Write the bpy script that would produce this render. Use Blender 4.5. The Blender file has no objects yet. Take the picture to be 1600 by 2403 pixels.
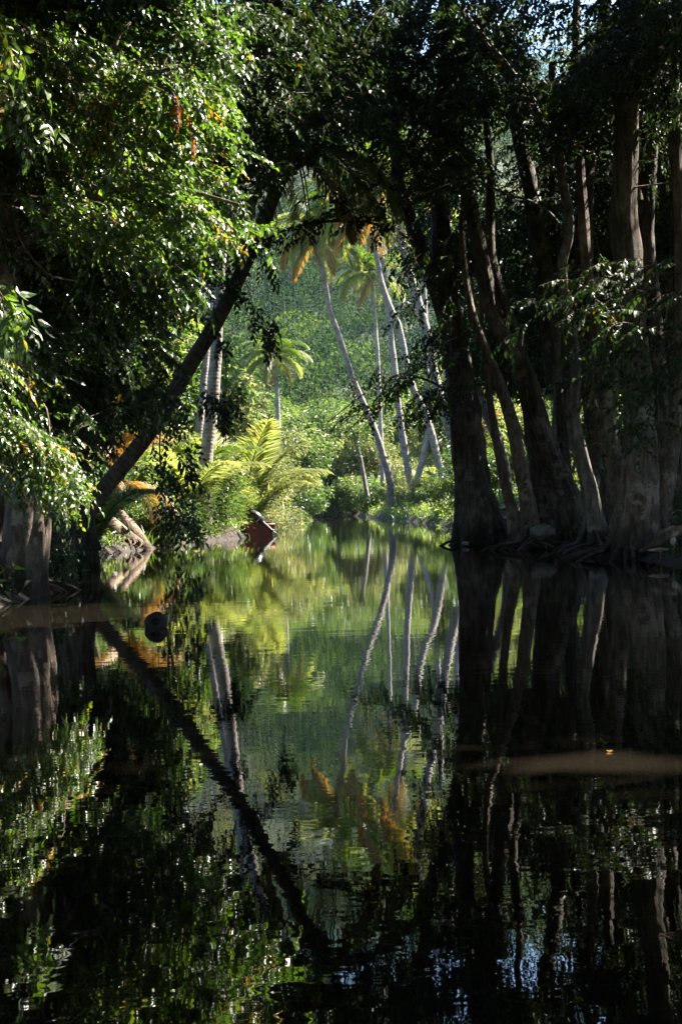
import bpy, math, random
import numpy as np
from mathutils import Vector, Matrix
rng = np.random.default_rng(11)
random.seed(5)
C = bpy.context.scene.collection
scene = bpy.context.scene
# ------------------------------------------------------------------ camera
F, CX, CY, HZ, SL, H = 3337.0, 800.0, 1201.5, 1180.0, 0.038, 1.0
roll = math.atan(SL); pit = math.atan((CY - HZ) / F)
f0 = np.array([0, math.cos(pit), -math.sin(pit)]); u0 = np.array([0, math.sin(pit), math.cos(pit)]); r0 = np.array([1.0, 0, 0])
RV = math.cos(roll) * r0 - math.sin(roll) * u0
UV = math.sin(roll) * r0 + math.cos(roll) * u0
CAM = np.array([0, 0, H])
def P(px, py, d):
    v = f0 * F + RV * (px - CX) - UV * (py - CY)
    return CAM + v * (d / v[1])
def G(px, py, z=0.0):
    v = f0 * F + RV * (px - CX) - UV * (py - CY)
    return CAM + v * ((z - H) / v[2])
def proj(p):
    q = p - CAM
    dz = np.maximum(q @ f0, 1e-3)
    return CX + F * (q @ RV) / dz, CY - F * (q @ UV) / dz, q @ f0
cd = bpy.data.cameras.new('camera'); cam = bpy.data.objects.new('camera', cd); C.objects.link(cam)
cd.sensor_fit = 'VERTICAL'; cd.sensor_height = 36; cd.lens = F * 36 / 2403.0; cd.clip_end = 3000; cd.clip_start = .1
cam.matrix_world = Matrix(((RV[0], UV[0], -f0[0], 0), (RV[1], UV[1], -f0[1], 0), (RV[2], UV[2], -f0[2], H), (0, 0, 0, 1)))
scene.camera = cam
# ------------------------------------------------------------------ light
SAZ, SEL = math.radians(70), math.radians(48)
S = np.array([math.sin(SAZ) * math.cos(SEL), math.cos(SAZ) * math.cos(SEL), math.sin(SEL)])
sd = bpy.data.lights.new('sun', 'SUN'); sd.energy = 5.0; sd.angle = math.radians(.5); sd.color = (1, .93, .82)
so = bpy.data.objects.new('sun', sd); C.objects.link(so); so.location = (10, 10, 60)
so.rotation_euler = Vector(S).to_track_quat('Z', 'Y').to_euler()
w = bpy.data.worlds.new('World'); scene.world = w; w.use_nodes = True
nt = w.node_tree; bg = nt.nodes['Background']; sk = nt.nodes.new('ShaderNodeTexSky'); sk.sky_type = 'NISHITA'; sk.sun_disc = False
sk.sun_elevation = SEL; sk.sun_rotation = SAZ; sk.dust_density = .3; sk.ozone_density = 3.0; sk.air_density = 1.1
nt.links.new(sk.outputs[0], bg.inputs[0]); bg.inputs[1].default_value = .07
scene.view_settings.view_transform = 'Standard'; scene.view_settings.look = 'None'; scene.view_settings.exposure = EXPOSURE = 2.95
scene.cycles.max_bounces = 8; scene.cycles.diffuse_bounces = 3; scene.cycles.glossy_bounces = 3; scene.cycles.transmission_bounces = 4
scene.cycles.use_denoising = True; scene.cycles.caustics_reflective = False; scene.cycles.caustics_refractive = False
scene.cycles.sample_clamp_indirect = 4.0
# ------------------------------------------------------------------ materials
def newmat(name):
    m = bpy.data.materials.new(name); m.use_nodes = True
    n = m.node_tree.nodes; l = m.node_tree.links
    return m, n, l, n['Principled BSDF'], n['Material Output']
def ramp(n, l, src, stops):
    r = n.new('ShaderNodeValToRGB'); e = r.color_ramp.elements
    while len(e) < len(stops): e.new(.5)
    for k, (p, c) in enumerate(stops): e[k].position = p; e[k].color = (*c, 1)
    l.new(src, r.inputs[0]); return r
def tex(n, l, kind, scale, detail=3, rough=.55, vec=None, vscale=None):
    t = n.new('ShaderNodeTex' + kind)
    t.inputs['Scale'].default_value = scale
    if kind == 'Noise': t.inputs['Detail'].default_value = detail; t.inputs['Roughness'].default_value = rough
    c = n.new('ShaderNodeTexCoord'); v = c.outputs['Object']
    if vscale:
        mp = n.new('ShaderNodeMapping'); mp.inputs['Scale'].default_value = vscale; l.new(v, mp.inputs[0]); v = mp.outputs[0]
    l.new(v, t.inputs['Vector']); return t
def bump(n, l, h, b, dist, st=1.0):
    bp = n.new('ShaderNodeBump'); bp.inputs['Distance'].default_value = dist; bp.inputs['Strength'].default_value = st
    l.new(h, bp.inputs['Height']); l.new(bp.outputs[0], b.inputs['Normal']); return bp
def leaf_mat(name, stops, rough=.38, trans=.35, tcol=(1.25, 1.35, .5), spec=.5):
    m, n, l, b, o = newmat(name)
    a = n.new('ShaderNodeAttribute'); a.attribute_name = 'tint'
    r = ramp(n, l, a.outputs['Fac'], stops)
    l.new(r.outputs[0], b.inputs['Base Color']); b.inputs['Roughness'].default_value = rough
    b.inputs['Specular IOR Level'].default_value = spec
    t = n.new('ShaderNodeBsdfTranslucent'); mx = n.new('ShaderNodeMixShader'); mx.inputs[0].default_value = trans
    mc = n.new('ShaderNodeMix'); mc.data_type = 'RGBA'; mc.blend_type = 'MULTIPLY'; mc.inputs[0].default_value = 1
    l.new(r.outputs[0], mc.inputs[6]); mc.inputs[7].default_value = (*[c * 1.6 for c in tcol], 1)
    l.new(mc.outputs[2], t.inputs[0]); l.new(b.outputs[0], mx.inputs[1]); l.new(t.outputs[0], mx.inputs[2]); l.new(mx.outputs[0], o.inputs[0])
    return m
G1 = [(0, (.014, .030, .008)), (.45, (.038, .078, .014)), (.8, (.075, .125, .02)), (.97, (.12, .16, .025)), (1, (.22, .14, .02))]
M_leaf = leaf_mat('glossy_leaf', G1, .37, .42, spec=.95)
M_shade = leaf_mat('shaded_leaf', [(0, (.010, .022, .008)), (.6, (.022, .042, .012)), (.95, (.040, .060, .014)), (1, (.16, .09, .015))], .5, .2, spec=.28)  # darker leaf copy for shaded crowns, shade put into the colour
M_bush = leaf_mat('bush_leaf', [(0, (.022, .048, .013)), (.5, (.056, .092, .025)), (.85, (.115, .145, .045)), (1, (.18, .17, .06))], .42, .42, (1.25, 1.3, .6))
M_bushy = leaf_mat('pale_bush_leaf', [(0, (.055, .07, .028)), (.5, (.115, .135, .05)), (.85, (.19, .19, .08)), (1, (.26, .21, .10))], .45, .4, (1.2, 1.2, .7))
M_hill = leaf_mat('hill_leaf', [(0, (.006, .016, .012)), (.45, (.022, .045, .018)), (.8, (.07, .10, .03)), (1, (.13, .13, .05))], .75, .3, spec=.08)  # blue-green dark end puts deep crown shade into the leaf colour
M_frond = leaf_mat('palm_frond', [(0, (.03, .06, .012)), (.5, (.06, .10, .018)), (.8, (.14, .16, .03)), (1, (.26, .19, .05))], .35, .4)
M_yfrond = leaf_mat('yellow_palm_frond', [(0, (.08, .125, .035)), (.5, (.17, .19, .06)), (.8, (.26, .24, .08)), (1, (.34, .23, .08))], .38, .5, (1.1, 1.15, .65))
M_dfrond = leaf_mat('dry_palm_frond', [(0, (.13, .095, .03)), (.5, (.24, .155, .045)), (1, (.30, .22, .09))], .5, .35, (1.3, 1.0, .5))
M_dry = leaf_mat('dry_leaf', [(0, (.16, .05, .012)), (1, (.26, .10, .02))], .4, .35, (1.3, .8, .4))
M_grass = leaf_mat('grass_blade', [(0, (.04, .08, .015)), (.5, (.10, .15, .03)), (1, (.22, .24, .06))], .45, .4)
def bark_mat(name, c0, c1, c2, streak=(9, 9, 1.6), bd=.02, rough=.85):
    m, n, l, b, o = newmat(name)
    t = tex(n, l, 'Noise', 1.6, 8, .66, vscale=streak); t2 = tex(n, l, 'Noise', 1.3, 5, .65); t3 = tex(n, l, 'Noise', 9, 8, .75, vscale=(1, 1, .55))
    def op(k, x, y, z=None):
        q = n.new('ShaderNodeMath'); q.operation = k
        for i_, v in enumerate((x, y, z)):
            if v is None: continue
            if isinstance(v, (int, float)): q.inputs[i_].default_value = v
            else: l.new(v, q.inputs[i_])
        return q.outputs[0]
    s_ = op('ADD', op('MULTIPLY', t.outputs['Fac'], .4), op('ADD', op('MULTIPLY', t2.outputs['Fac'], .28), op('MULTIPLY', t3.outputs['Fac'], .32)))
    r = ramp(n, l, s_, [(.41, c0), (.5, c1), (.58, c2)])
    t4 = tex(n, l, 'Noise', 2.3, 7, .7); lr = ramp(n, l, t4.outputs['Fac'], [(.56, (0, 0, 0)), (.60, (.75, .75, .75))])
    mx = n.new('ShaderNodeMix'); mx.data_type = 'RGBA'; l.new(lr.outputs[0], mx.inputs[0]); l.new(r.outputs[0], mx.inputs[6]); mx.inputs[7].default_value = (*[v * 1.25 + .012 for v in c2], 1)
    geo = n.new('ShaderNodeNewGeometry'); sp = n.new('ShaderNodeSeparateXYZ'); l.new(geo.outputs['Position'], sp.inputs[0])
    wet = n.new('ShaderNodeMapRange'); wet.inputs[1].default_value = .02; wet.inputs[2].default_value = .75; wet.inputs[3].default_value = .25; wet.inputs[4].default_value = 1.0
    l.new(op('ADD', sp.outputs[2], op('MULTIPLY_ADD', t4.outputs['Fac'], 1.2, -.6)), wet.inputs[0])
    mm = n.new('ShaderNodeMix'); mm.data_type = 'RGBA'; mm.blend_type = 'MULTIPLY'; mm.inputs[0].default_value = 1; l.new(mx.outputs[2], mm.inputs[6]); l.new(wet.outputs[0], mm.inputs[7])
    l.new(mm.outputs[2], b.inputs['Base Color']); b.inputs['Roughness'].default_value = rough; b.inputs['Specular IOR Level'].default_value = .25
    bump(n, l, op('ADD', t.outputs['Fac'], op('MULTIPLY', t3.outputs['Fac'], .8)), b, bd * 1.3); return m
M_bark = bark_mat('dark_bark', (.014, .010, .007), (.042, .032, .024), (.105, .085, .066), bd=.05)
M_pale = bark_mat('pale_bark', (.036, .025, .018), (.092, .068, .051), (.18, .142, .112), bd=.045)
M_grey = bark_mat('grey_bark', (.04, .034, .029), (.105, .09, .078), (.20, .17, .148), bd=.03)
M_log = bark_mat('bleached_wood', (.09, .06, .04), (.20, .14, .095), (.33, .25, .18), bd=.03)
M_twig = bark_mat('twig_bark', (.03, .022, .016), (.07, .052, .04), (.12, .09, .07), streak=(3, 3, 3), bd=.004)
def palm_mat(name, c0, c1):
    m, n, l, b, o = newmat(name)
    a = n.new('ShaderNodeAttribute'); a.attribute_name = 'tint'
    mm = n.new('ShaderNodeMath'); mm.operation = 'MULTIPLY'; mm.inputs[1].default_value = 2 * math.pi / .11; l.new(a.outputs['Fac'], mm.inputs[0])
    sn = n.new('ShaderNodeMath'); sn.operation = 'SINE'; l.new(mm.outputs[0], sn.inputs[0])
    t = tex(n, l, 'Noise', 5, 5, .6)
    ad = n.new('ShaderNodeMath'); ad.operation = 'MULTIPLY_ADD'; ad.inputs[1].default_value = .06; l.new(sn.outputs[0], ad.inputs[0]); l.new(t.outputs['Fac'], ad.inputs[2])
    r = ramp(n, l, ad.outputs[0], [(.3, c0), (.62, c1)])
    l.new(r.outputs[0], b.inputs['Base Color']); b.inputs['Roughness'].default_value = .8; b.inputs['Specular IOR Level'].default_value = .25
    bump(n, l, ad.outputs[0], b, .03); return m
M_palm = palm_mat('ringed_palm_bark', (.10, .08, .07), (.27, .24, .215))
M_palmd = palm_mat('dark_palm_bark', (.05, .038, .03), (.14, .11, .09))
def plain(name, col, rough=.5, metal=0, noise=0.0, spec=.5, ns=8):
    m, n, l, b, o = newmat(name); b.inputs['Roughness'].default_value = rough; b.inputs['Metallic'].default_value = metal; b.inputs['Specular IOR Level'].default_value = spec
    t = tex(n, l, 'Noise', ns, 5, .6)
    r = ramp(n, l, t.outputs['Fac'], [(.3, tuple(c * (1 - noise) for c in col)), (.7, tuple(min(1, c * (1 + noise)) for c in col))])
    l.new(r.outputs[0], b.inputs['Base Color']); bump(n, l, t.outputs['Fac'], b, .004); return m
# ground
m, n, l, b, o = newmat('bank_soil'); M_soil = m
t1 = tex(n, l, 'Noise', .35, 6, .6); t2 = tex(n, l, 'Noise', 7, 6, .7)
r1 = ramp(n, l, t2.outputs['Fac'], [(.3, (.015, .010, .007)), (.5, (.046, .028, .017)), (.75, (.09, .055, .033))])
r2 = ramp(n, l, t2.outputs['Fac'], [(.3, (.012, .022, .008)), (.7, (.045, .06, .018))])
geo = n.new('ShaderNodeNewGeometry'); sp = n.new('ShaderNodeSeparateXYZ'); l.new(geo.outputs['Position'], sp.inputs[0])
ma = n.new('ShaderNodeMath'); ma.operation = 'ADD'; l.new(sp.outputs[2], ma.inputs[0]); l.new(t1.outputs['Fac'], ma.inputs[1])
mr = n.new('ShaderNodeMapRange'); mr.inputs[1].default_value = .95; mr.inputs[2].default_value = 1.5; l.new(ma.outputs[0], mr.inputs[0])
mx = n.new('ShaderNodeMix'); mx.data_type = 'RGBA'; l.new(mr.outputs[0], mx.inputs[0]); l.new(r1.outputs[0], mx.inputs[6]); l.new(r2.outputs[0], mx.inputs[7])
wm = n.new('ShaderNodeMapRange'); wm.inputs[1].default_value = .05; wm.inputs[2].default_value = .5; wm.inputs[3].default_value = .5; wm.inputs[4].default_value = 1.0; l.new(sp.outputs[2], wm.inputs[0])
m2 = n.new('ShaderNodeMix'); m2.data_type = 'RGBA'; m2.blend_type = 'MULTIPLY'; m2.inputs[0].default_value = 1; l.new(mx.outputs[2], m2.inputs[6]); l.new(wm.outputs[0], m2.inputs[7])
l.new(m2.outputs[2], b.inputs['Base Color']); b.inputs['Roughness'].default_value = .9; bump(n, l, t2.outputs['Fac'], b, .09)
# water
m, n, l, b, o = newmat('river_water'); M_water = m
b.inputs['Base Color'].default_value = (.0075, .0060, .0040, 1); b.inputs['Roughness'].default_value = .012; b.inputs['IOR'].default_value = 1.75
t1 = tex(n, l, 'Noise', 1.0, 2, .5, vscale=(3.2, 5.5, 1)); t2 = tex(n, l, 'Noise', 1.0, 2, .5, vscale=(.5, .9, 1))
t3 = tex(n, l, 'Noise', 1.0, 1, .5, vscale=(14, 20, 1))
ad = n.new('ShaderNodeMath'); ad.operation = 'MULTIPLY_ADD'; ad.inputs[1].default_value = 2.2; l.new(t2.outputs['Fac'], ad.inputs[0]); l.new(t1.outputs['Fac'], ad.inputs[2])
ad2 = n.new('ShaderNodeMath'); ad2.operation = 'MULTIPLY_ADD'; ad2.inputs[1].default_value = .18; l.new(t3.outputs['Fac'], ad2.inputs[0]); l.new(ad.outputs[0], ad2.inputs[2])
bump(n, l, ad2.outputs[0], b, .00055)
# ------------------------------------------------------------------ mesh helpers
class Acc:
    def __init__(s): s.V = []; s.T = []; s.M = []; s.A = []; s.n = 0
    def add(s, V, T, m=0, a=.5):
        V = np.asarray(V, float); T = np.asarray(T, np.int64)
        s.V.append(V); s.T.append(T + s.n); s.n += len(V)
        s.M.append(np.full(len(T), m) if np.isscalar(m) else np.asarray(m)); s.A.append(np.full(len(V), float(a)) if np.isscalar(a) else np.asarray(a, float))
    def inst(s, tp, R, pos, tint):
        if len(pos) == 0: return
        V0, T0, M0, A0 = tp
        V = np.einsum('nij,mj->nmi', R, V0) + pos[:, None, :]
        n = len(pos); m = len(V0)
        T = (T0[None] + (np.arange(n) * m)[:, None, None]).reshape(-1, 3)
        A = np.clip(A0[None] + tint[:, None] - .5, 0, 1).reshape(-1)
        s.add(V.reshape(-1, 3), T, np.tile(M0, n), A)
    def build(s, name, mats, parent=None, smooth=False):
        V = np.concatenate(s.V); T = np.concatenate(s.T); Mi = np.concatenate(s.M); A = np.concatenate(s.A)
        me = bpy.data.meshes.new(name); me.vertices.add(len(V)); me.vertices.foreach_set('co', V.ravel().astype(np.float32))
        me.loops.add(T.size); me.loops.foreach_set('vertex_index', T.ravel().astype(np.int32))
        me.polygons.add(len(T)); me.polygons.foreach_set('loop_start', np.arange(0, T.size, 3, dtype=np.int32))
        me.polygons.foreach_set('material_index', Mi.astype(np.int32))
        me.polygons.foreach_set('use_smooth', np.full(len(T), smooth))
        for mt in mats: me.materials.append(mt)
        at = me.attributes.new('tint', 'FLOAT', 'POINT'); at.data.foreach_set('value', A.astype(np.float32))
        me.update(calc_edges=True); me.validate()
        o = bpy.data.objects.new(name, me); C.objects.link(o)
        if parent is not None:
            o.parent = parent; o.matrix_parent_inverse = Matrix.Translation(-Vector(parent.location))
        return o
def thing(name, label, cat, loc, group=None):
    o = bpy.data.objects.new(name, None); C.objects.link(o); o.location = [float(v) for v in loc]; o.empty_display_size = .2
    tag(o, label, cat, group); return o
def tag(o, label, cat, group=None):
    o['label'] = label; o['category'] = cat
    if group: o['group'] = group
    return o
def nrm(v): return v / np.maximum(np.linalg.norm(v, axis=-1, keepdims=True), 1e-9)
def curve(pts, rad, step):
    p = np.array(pts, float); r = np.array(rad, float)
    if len(p) == 2: p = np.insert(p, 1, p.mean(0), 0); r = np.insert(r, 1, r.mean())
    q = np.vstack([2 * p[0] - p[1], p, 2 * p[-1] - p[-2]])
    O = []; Rr = []
    for i in range(len(p) - 1):
        a, b_, c, d = q[i:i + 4]; k = max(2, int(np.linalg.norm(c - b_) / step) + 1)
        for t in np.arange(k) / k:
            O.append(.5 * (2 * b_ + (c - a) * t + (2 * a - 5 * b_ + 4 * c - d) * t * t + (3 * b_ - a - 3 * c + d) * t ** 3)); Rr.append(r[i] * (1 - t) + r[i + 1] * t)
    O.append(p[-1]); Rr.append(r[-1]); return np.array(O), np.array(Rr)
def tube(acc, pts, rad, seg=8, step=.3, m=0, flute=None, wob=0.0, cap=True):
    O, Rr = curve(pts, rad, step); n_ = len(O)
    t = nrm(np.gradient(O, axis=0)); ref = np.array([.13, 1, .07]) if abs(t[0] @ np.array([0, 1, 0])) < .8 else np.array([1, 0, .1])
    x = nrm(np.cross(t, ref)); y = np.cross(t, x)
    th = np.arange(seg) / seg * 2 * np.pi
    al = np.concatenate([[0], np.cumsum(np.linalg.norm(np.diff(O, axis=0), axis=1))])
    RR = Rr[:, None] * np.ones((1, seg))
    if flute: RR = RR * flute(th[None, :], al[:, None])
    if wob: 
        ph = rng.random(6) * 6.28
        RR = RR * (1 + wob * (np.sin(2 * th[None] + al[:, None] * 1.3 + ph[0]) + .6 * np.sin(3 * th[None] - al[:, None] * 2.1 + ph[1]) + .5 * np.sin(al[:, None] * 4.3 + ph[2] + th[None]) + .35 * np.sin(7 * th[None] + al[:, None] * .9 + ph[3]) + .3 * np.sin(11 * th[None] - al[:, None] * .7 + ph[4])))
    if wob and seg >= 14 and n_ > 6:
        N_ = rng.normal(size=(n_, seg))
        for _ in range(3): N_ = (N_ + np.roll(N_, 1, 1) + np.roll(N_, -1, 1) + np.roll(N_, 1, 0) + np.roll(N_, -1, 0)) / 3.2
        RR = RR * (1 + .035 * np.clip(N_, -2.2, 2.2))
    V = O[:, None] + RR[..., None] * (np.cos(th)[None, :, None] * x[:, None] + np.sin(th)[None, :, None] * y[:, None])
    V = V.reshape(-1, 3); T = []
    i = np.arange(n_ - 1)[:, None] * seg; j = np.arange(seg)[None]; j2 = (j + 1) % seg
    a = (i + j).ravel(); b_ = (i + j2).ravel(); c = (i + seg + j2).ravel(); d = (i + seg + j).ravel()
    T = np.concatenate([np.stack([a, b_, c], 1), np.stack([a, c, d], 1)])
    if cap:
        e = (n_ - 1) * seg; T = np.concatenate([T, [[e, e + k, e + k + 1] for k in range(1, seg - 1)]])
    acc.add(V, T, m, np.repeat(al, seg))
    return O
# ---- leaf templates (x right, y forward, z up)
def leaflet(L, W, droop=.15, fold=.12):
    V = np.array([[0, 0, 0], [W * .5, .33 * L, fold * W], [W * .42, .68 * L, fold * W - droop * L * .4], [0, L, -droop * L], [-W * .42, .68 * L, fold * W - droop * L * .4], [-W * .5, .33 * L, fold * W], [0, .5 * L, -droop * L * .15]])
    T = np.array([[0, 1, 6], [1, 2, 6], [2, 3, 6], [3, 4, 6], [4, 5, 6], [5, 0, 6]]); return V, T
def leaflet4(L, W, droop=.15, fold=.15):
    V = np.array([[0, 0, 0], [W * .5, .45 * L, fold * W], [0, L, -droop * L], [-W * .5, .45 * L, fold * W]])
    return V, np.array([[0, 1, 2], [0, 2, 3]])
def rotz(a): c, s = math.cos(a), math.sin(a); return np.array([[c, -s, 0], [s, c, 0], [0, 0, 1]])
def rotx(a): c, s = math.cos(a), math.sin(a); return np.array([[1, 0, 0], [0, c, -s], [0, s, c]])
def roty(a): c, s = math.cos(a), math.sin(a); return np.array([[c, 0, s], [0, 1, 0], [-s, 0, c]])
def spray(n_=9, T_=.42, L=.085, W=.04, fine=True, droop=.35, seed=0):
    r = np.random.default_rng(seed); a = Acc()
    tw = np.array([[0, t * T_, -droop * T_ * t * t] for t in np.linspace(0, 1, 4)])
    tube(a, tw, [.004, .0035, .003, .002], 3, 1, 1, cap=False)
    a.A[-1][:] = .5
    for k in range(n_):
        t = .15 + .85 * (k + .5) / n_; p = np.array([0, t * T_, -droop * T_ * t * t]); sgn = 1 if k % 2 else -1
        ang = sgn * (1.0 - .35 * t + r.normal() * .15) if k < n_ - 1 else 0
        R = rotz(-ang) @ rotx(-(.05 + .5 * r.random()) - droop * .7 * t) @ roty(r.normal() * .4)
        s = (.6 + .65 * r.random()) * (1 if t < .8 else .8)
        V, T = (leaflet if fine else leaflet4)(L * s, W * s, .1 + .3 * r.random())
        a.add(V @ R.T + p, T, 0, .5 + r.normal() * .12)
    return np.concatenate(a.V), np.concatenate(a.T), np.concatenate(a.M), np.concatenate(a.A)
SPR = [spray(10 + k % 3, .44, .088, .046, True, .25 + .12 * k, k) for k in range(6)]
SPR4 = [spray(9 + k % 3, .5, .115, .062, False, .2 + .12 * k, 20 + k) for k in range(6)]
SPRB = [spray(7, .6, .19, .08, True, .5, 40 + k) for k in range(4)]
def clump(n_, rad, L, W, seed):
    r = np.random.default_rng(seed); V0, T0 = leaflet4(L, W, .2)
    a = Acc()
    for k in range(n_):
        p = r.normal(size=3) * rad * .5; R = rotz(r.random() * 6.28) @ rotx(r.normal() * .6 - .2) @ roty(r.normal() * .5)
        a.add(V0 @ R.T * (.7 + .6 * r.random()) + p, T0, 0, np.clip(.5 + r.normal() * .15, 0, 1))
    return np.concatenate(a.V), np.concatenate(a.T), np.concatenate(a.M), np.concatenate(a.A)
# ------------------------------------------------------------------ sun shafts and views kept open
def in_poly(x, y, poly):
    x = np.asarray(x); y = np.asarray(y); r = np.zeros(x.shape, bool); n_ = len(poly); j = n_ - 1
    for i in range(n_):
        xi, yi = poly[i]; xj, yj = poly[j]
        c = ((yi > y) != (yj > y)) & (x < (xj - xi) * (y - yi) / ((yj - yi) + 1e-12) + xi); r ^= c; j = i
    return r
def polyrand(poly, n_):
    p = np.array(poly, float); lo, hi = p.min(0), p.max(0); O = np.zeros((0, 2))
    while len(O) < n_:
        q = lo + (hi - lo) * rng.random((n_ * 2 + 8, 2)); O = np.concatenate([O, q[in_poly(q[:, 0], q[:, 1], poly)]])
    return O[:n_]
PA = [(0, 60), (150, 60), (300, 120), (430, 130), (520, 210), (545, 300), (575, 375), (470, 400), (430, 370), (330, 330), (160, 330), (0, 290)]
PA2 = [(330, 430), (470, 445), (560, 480), (622, 530), (600, 560), (520, 535), (420, 520), (330, 500)]
PA3 = [(180, 480), (300, 480), (370, 560), (300, 580), (180, 540)]
PB = [(0, 850), (110, 860), (180, 930), (210, 1050), (190, 1165), (110, 1150), (60, 1090), (0, 1090)]
PF = [(1290, 640), (1430, 580), (1600, 620), (1600, 730), (1480, 800), (1380, 720), (1300, 700)]
SH = []
for poly, d, rad, nn in ((PA, 14.5, .42, 60), (PA2, 14.3, .3, 22), (PA3, 14.5, .25, 4), (PB, 13, .4, 26), (PF, 17.7, .26, 24), ([(0, 90), (90, 110), (150, 300), (0, 300)], 12, .25, 9), ([(1140, 730), (1320, 640), (1400, 830), (1250, 850)], 19, .12, 6)):
    for q in polyrand(poly, nn): SH.append((P(q[0], q[1], d), rad))
for px, py, z, rad in ((60, 1430, 0, .6), (150, 1440, 0, .6), (220, 1450, 0, .5), (0, 1440, 0, .6), (1330, 1790, 0, .05), (1450, 1780, 0, .07), (1550, 1790, 0, .08), (1640, 1800, 0, .1), (100, 1800, 0, .04)): SH.append((G(px, py, z), rad))
for px, py, d, rad in ((15, 1180, 17.3, .12), (45, 1300, 17.2, .14), (20, 740, 11, .3), (1500, 390, 20.6, .15), (1490, 700, 20.6, .08), (1350, 860, 23, .08), (1245, 1150, 26, .1), (1430, 1130, 24, .06),
    (1055, 900, 30.5, .05), (25, 420, 17.5, .2), (1180, 180, 23, .3), (1400, 480, 24, .3)): SH.append((P(px, py, d), rad))
SHC = np.array([s[0] for s in SH]); SHR = np.array([s[1] for s in SH])
WIN = [(240, 1330), (225, 1200), (330, 1060), (400, 1000), (380, 830), (400, 740), (560, 590), (640, 500), (690, 370), (800, 330), (930, 370), (985, 450), (990, 640), (1020, 760), (1045, 900), (1070, 1290), (1070, 1420), (240, 1420)]
GAP = [(1095, 850), (1150, 900), (1190, 1000), (1195, 1150), (1150, 1180), (1085, 900)]
COR = [(195, 1250), (330, 1000), (405, 860), (480, 735), (535, 630), (600, 500), (660, 360), (735, 360), (660, 520), (600, 640), (545, 740), (470, 880), (390, 1030), (250, 1250)]
COR2 = [(225, 1230), (345, 985), (422, 850), (495, 735), (550, 625), (600, 510), (645, 400), (672, 330), (722, 330), (695, 420), (640, 545), (588, 650), (530, 770), (455, 895), (375, 1025), (270, 1220)]
THIN = [[(600, 260), (1010, 260), (1000, 420), (690, 380), (600, 330)], [(1170, -40), (1460, -60), (1440, 70), (1370, 150), (1180, 90)], [(430, -60), (600, -60), (560, 20), (440, 20)], [(0, 20), (120, 0), (110, 60), (20, 70)], [(1120, 230), (1240, 250), (1250, 420), (1130, 450)]]
HOLES = [[(1240, 70), (1345, 55), (1365, 140), (1330, 185), (1250, 170)], [(330, 60), (372, 55), (405, 100), (392, 132), (345, 120)], [(1138, 262), (1205, 280), (1225, 360), (1205, 430), (1150, 420), (1120, 330)], [(205, 20), (228, 22), (222, 45), (204, 42)], [(1165, 20), (1200, 25), (1190, 60), (1160, 50)], [(1400, 160), (1425, 160), (1420, 195)]]
for q in polyrand([(1060, 40), (1600, 20), (1600, 900), (1150, 900), (1000, 560)], 34): SH.append((P(q[0], q[1], 21 + 11 * rng.random()), .07 + .1 * rng.random()))
for q in polyrand([(0, 500), (560, 400), (560, 200), (760, 30), (640, 0), (300, 0), (0, 90)], 16): SH.append((P(q[0], q[1], 15.5 + 7 * rng.random()), .07 + .1 * rng.random()))
for q in polyrand([(150, 560), (450, 600), (350, 960), (150, 850)], 10): SH.append((P(q[0], q[1], 18 + 5 * rng.random()), .07 + .1 * rng.random()))
SHC = np.array([s[0] for s in SH]); SHR = np.array([s[1] for s in SH])
def keep(p, opened=True, shaft=True, margin=.12):
    k = np.ones(len(p), bool)
    if shaft:
        for i in range(0, len(p), 20000):
            q = p[i:i + 20000, None] - SHC[None]; t = q @ S; perp = np.linalg.norm(q - t[..., None] * S, axis=-1)
            k[i:i + 20000] &= ~((t > .32) & (perp < SHR + np.minimum(margin, t * .25))).any(1)
    x, y, z = proj(p); fr = z > 0; u = rng.random(len(p))
    if opened: k &= ~(fr & (in_poly(x, y, WIN) | in_poly(x, y, GAP) | (in_poly(x, y, COR) & (z < 27.5))))
    k &= ~(in_poly(x, y, COR2) & (z < 27.4) & (z > 19.3))
    for h in HOLES: k &= ~(fr & in_poly(x, y, h) & (u < .9))
    for h in THIN: k &= ~(fr & in_poly(x, y, h) & (u < .55))
    g = p - S * ((p[:, 2] - 1) / S[2])[:, None]
    k &= ~((g[:, 1] > 33.5) & (g[:, 0] < 4.0) & (p[:, 0] > -2) & (p[:, 1] < 50))
    return k
def frames(fw, up):
    f = nrm(fw); x = nrm(np.cross(f, up)); u = np.cross(x, f); return np.stack([x, f, u], -1)
def place(acc, pos, fw, scale, tmpl, tint, opened=True, shaft=True, tilt=.35, margin=.12):
    pos = np.asarray(pos); kk = keep(pos, opened, shaft, margin); pos = pos[kk]; fw = fw[kk]; tint = tint[kk]; scale = scale[kk]
    if not len(pos): return
    up = np.array([0, 0, 1.0]) + rng.normal(size=pos.shape) * tilt
    R = frames(fw, up) * scale[:, None, None]; which = rng.integers(len(tmpl), size=len(pos))
    for k, tp in enumerate(tmpl):
        s = which == k; acc.inst(tp, R[s], pos[s], tint[s])
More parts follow.
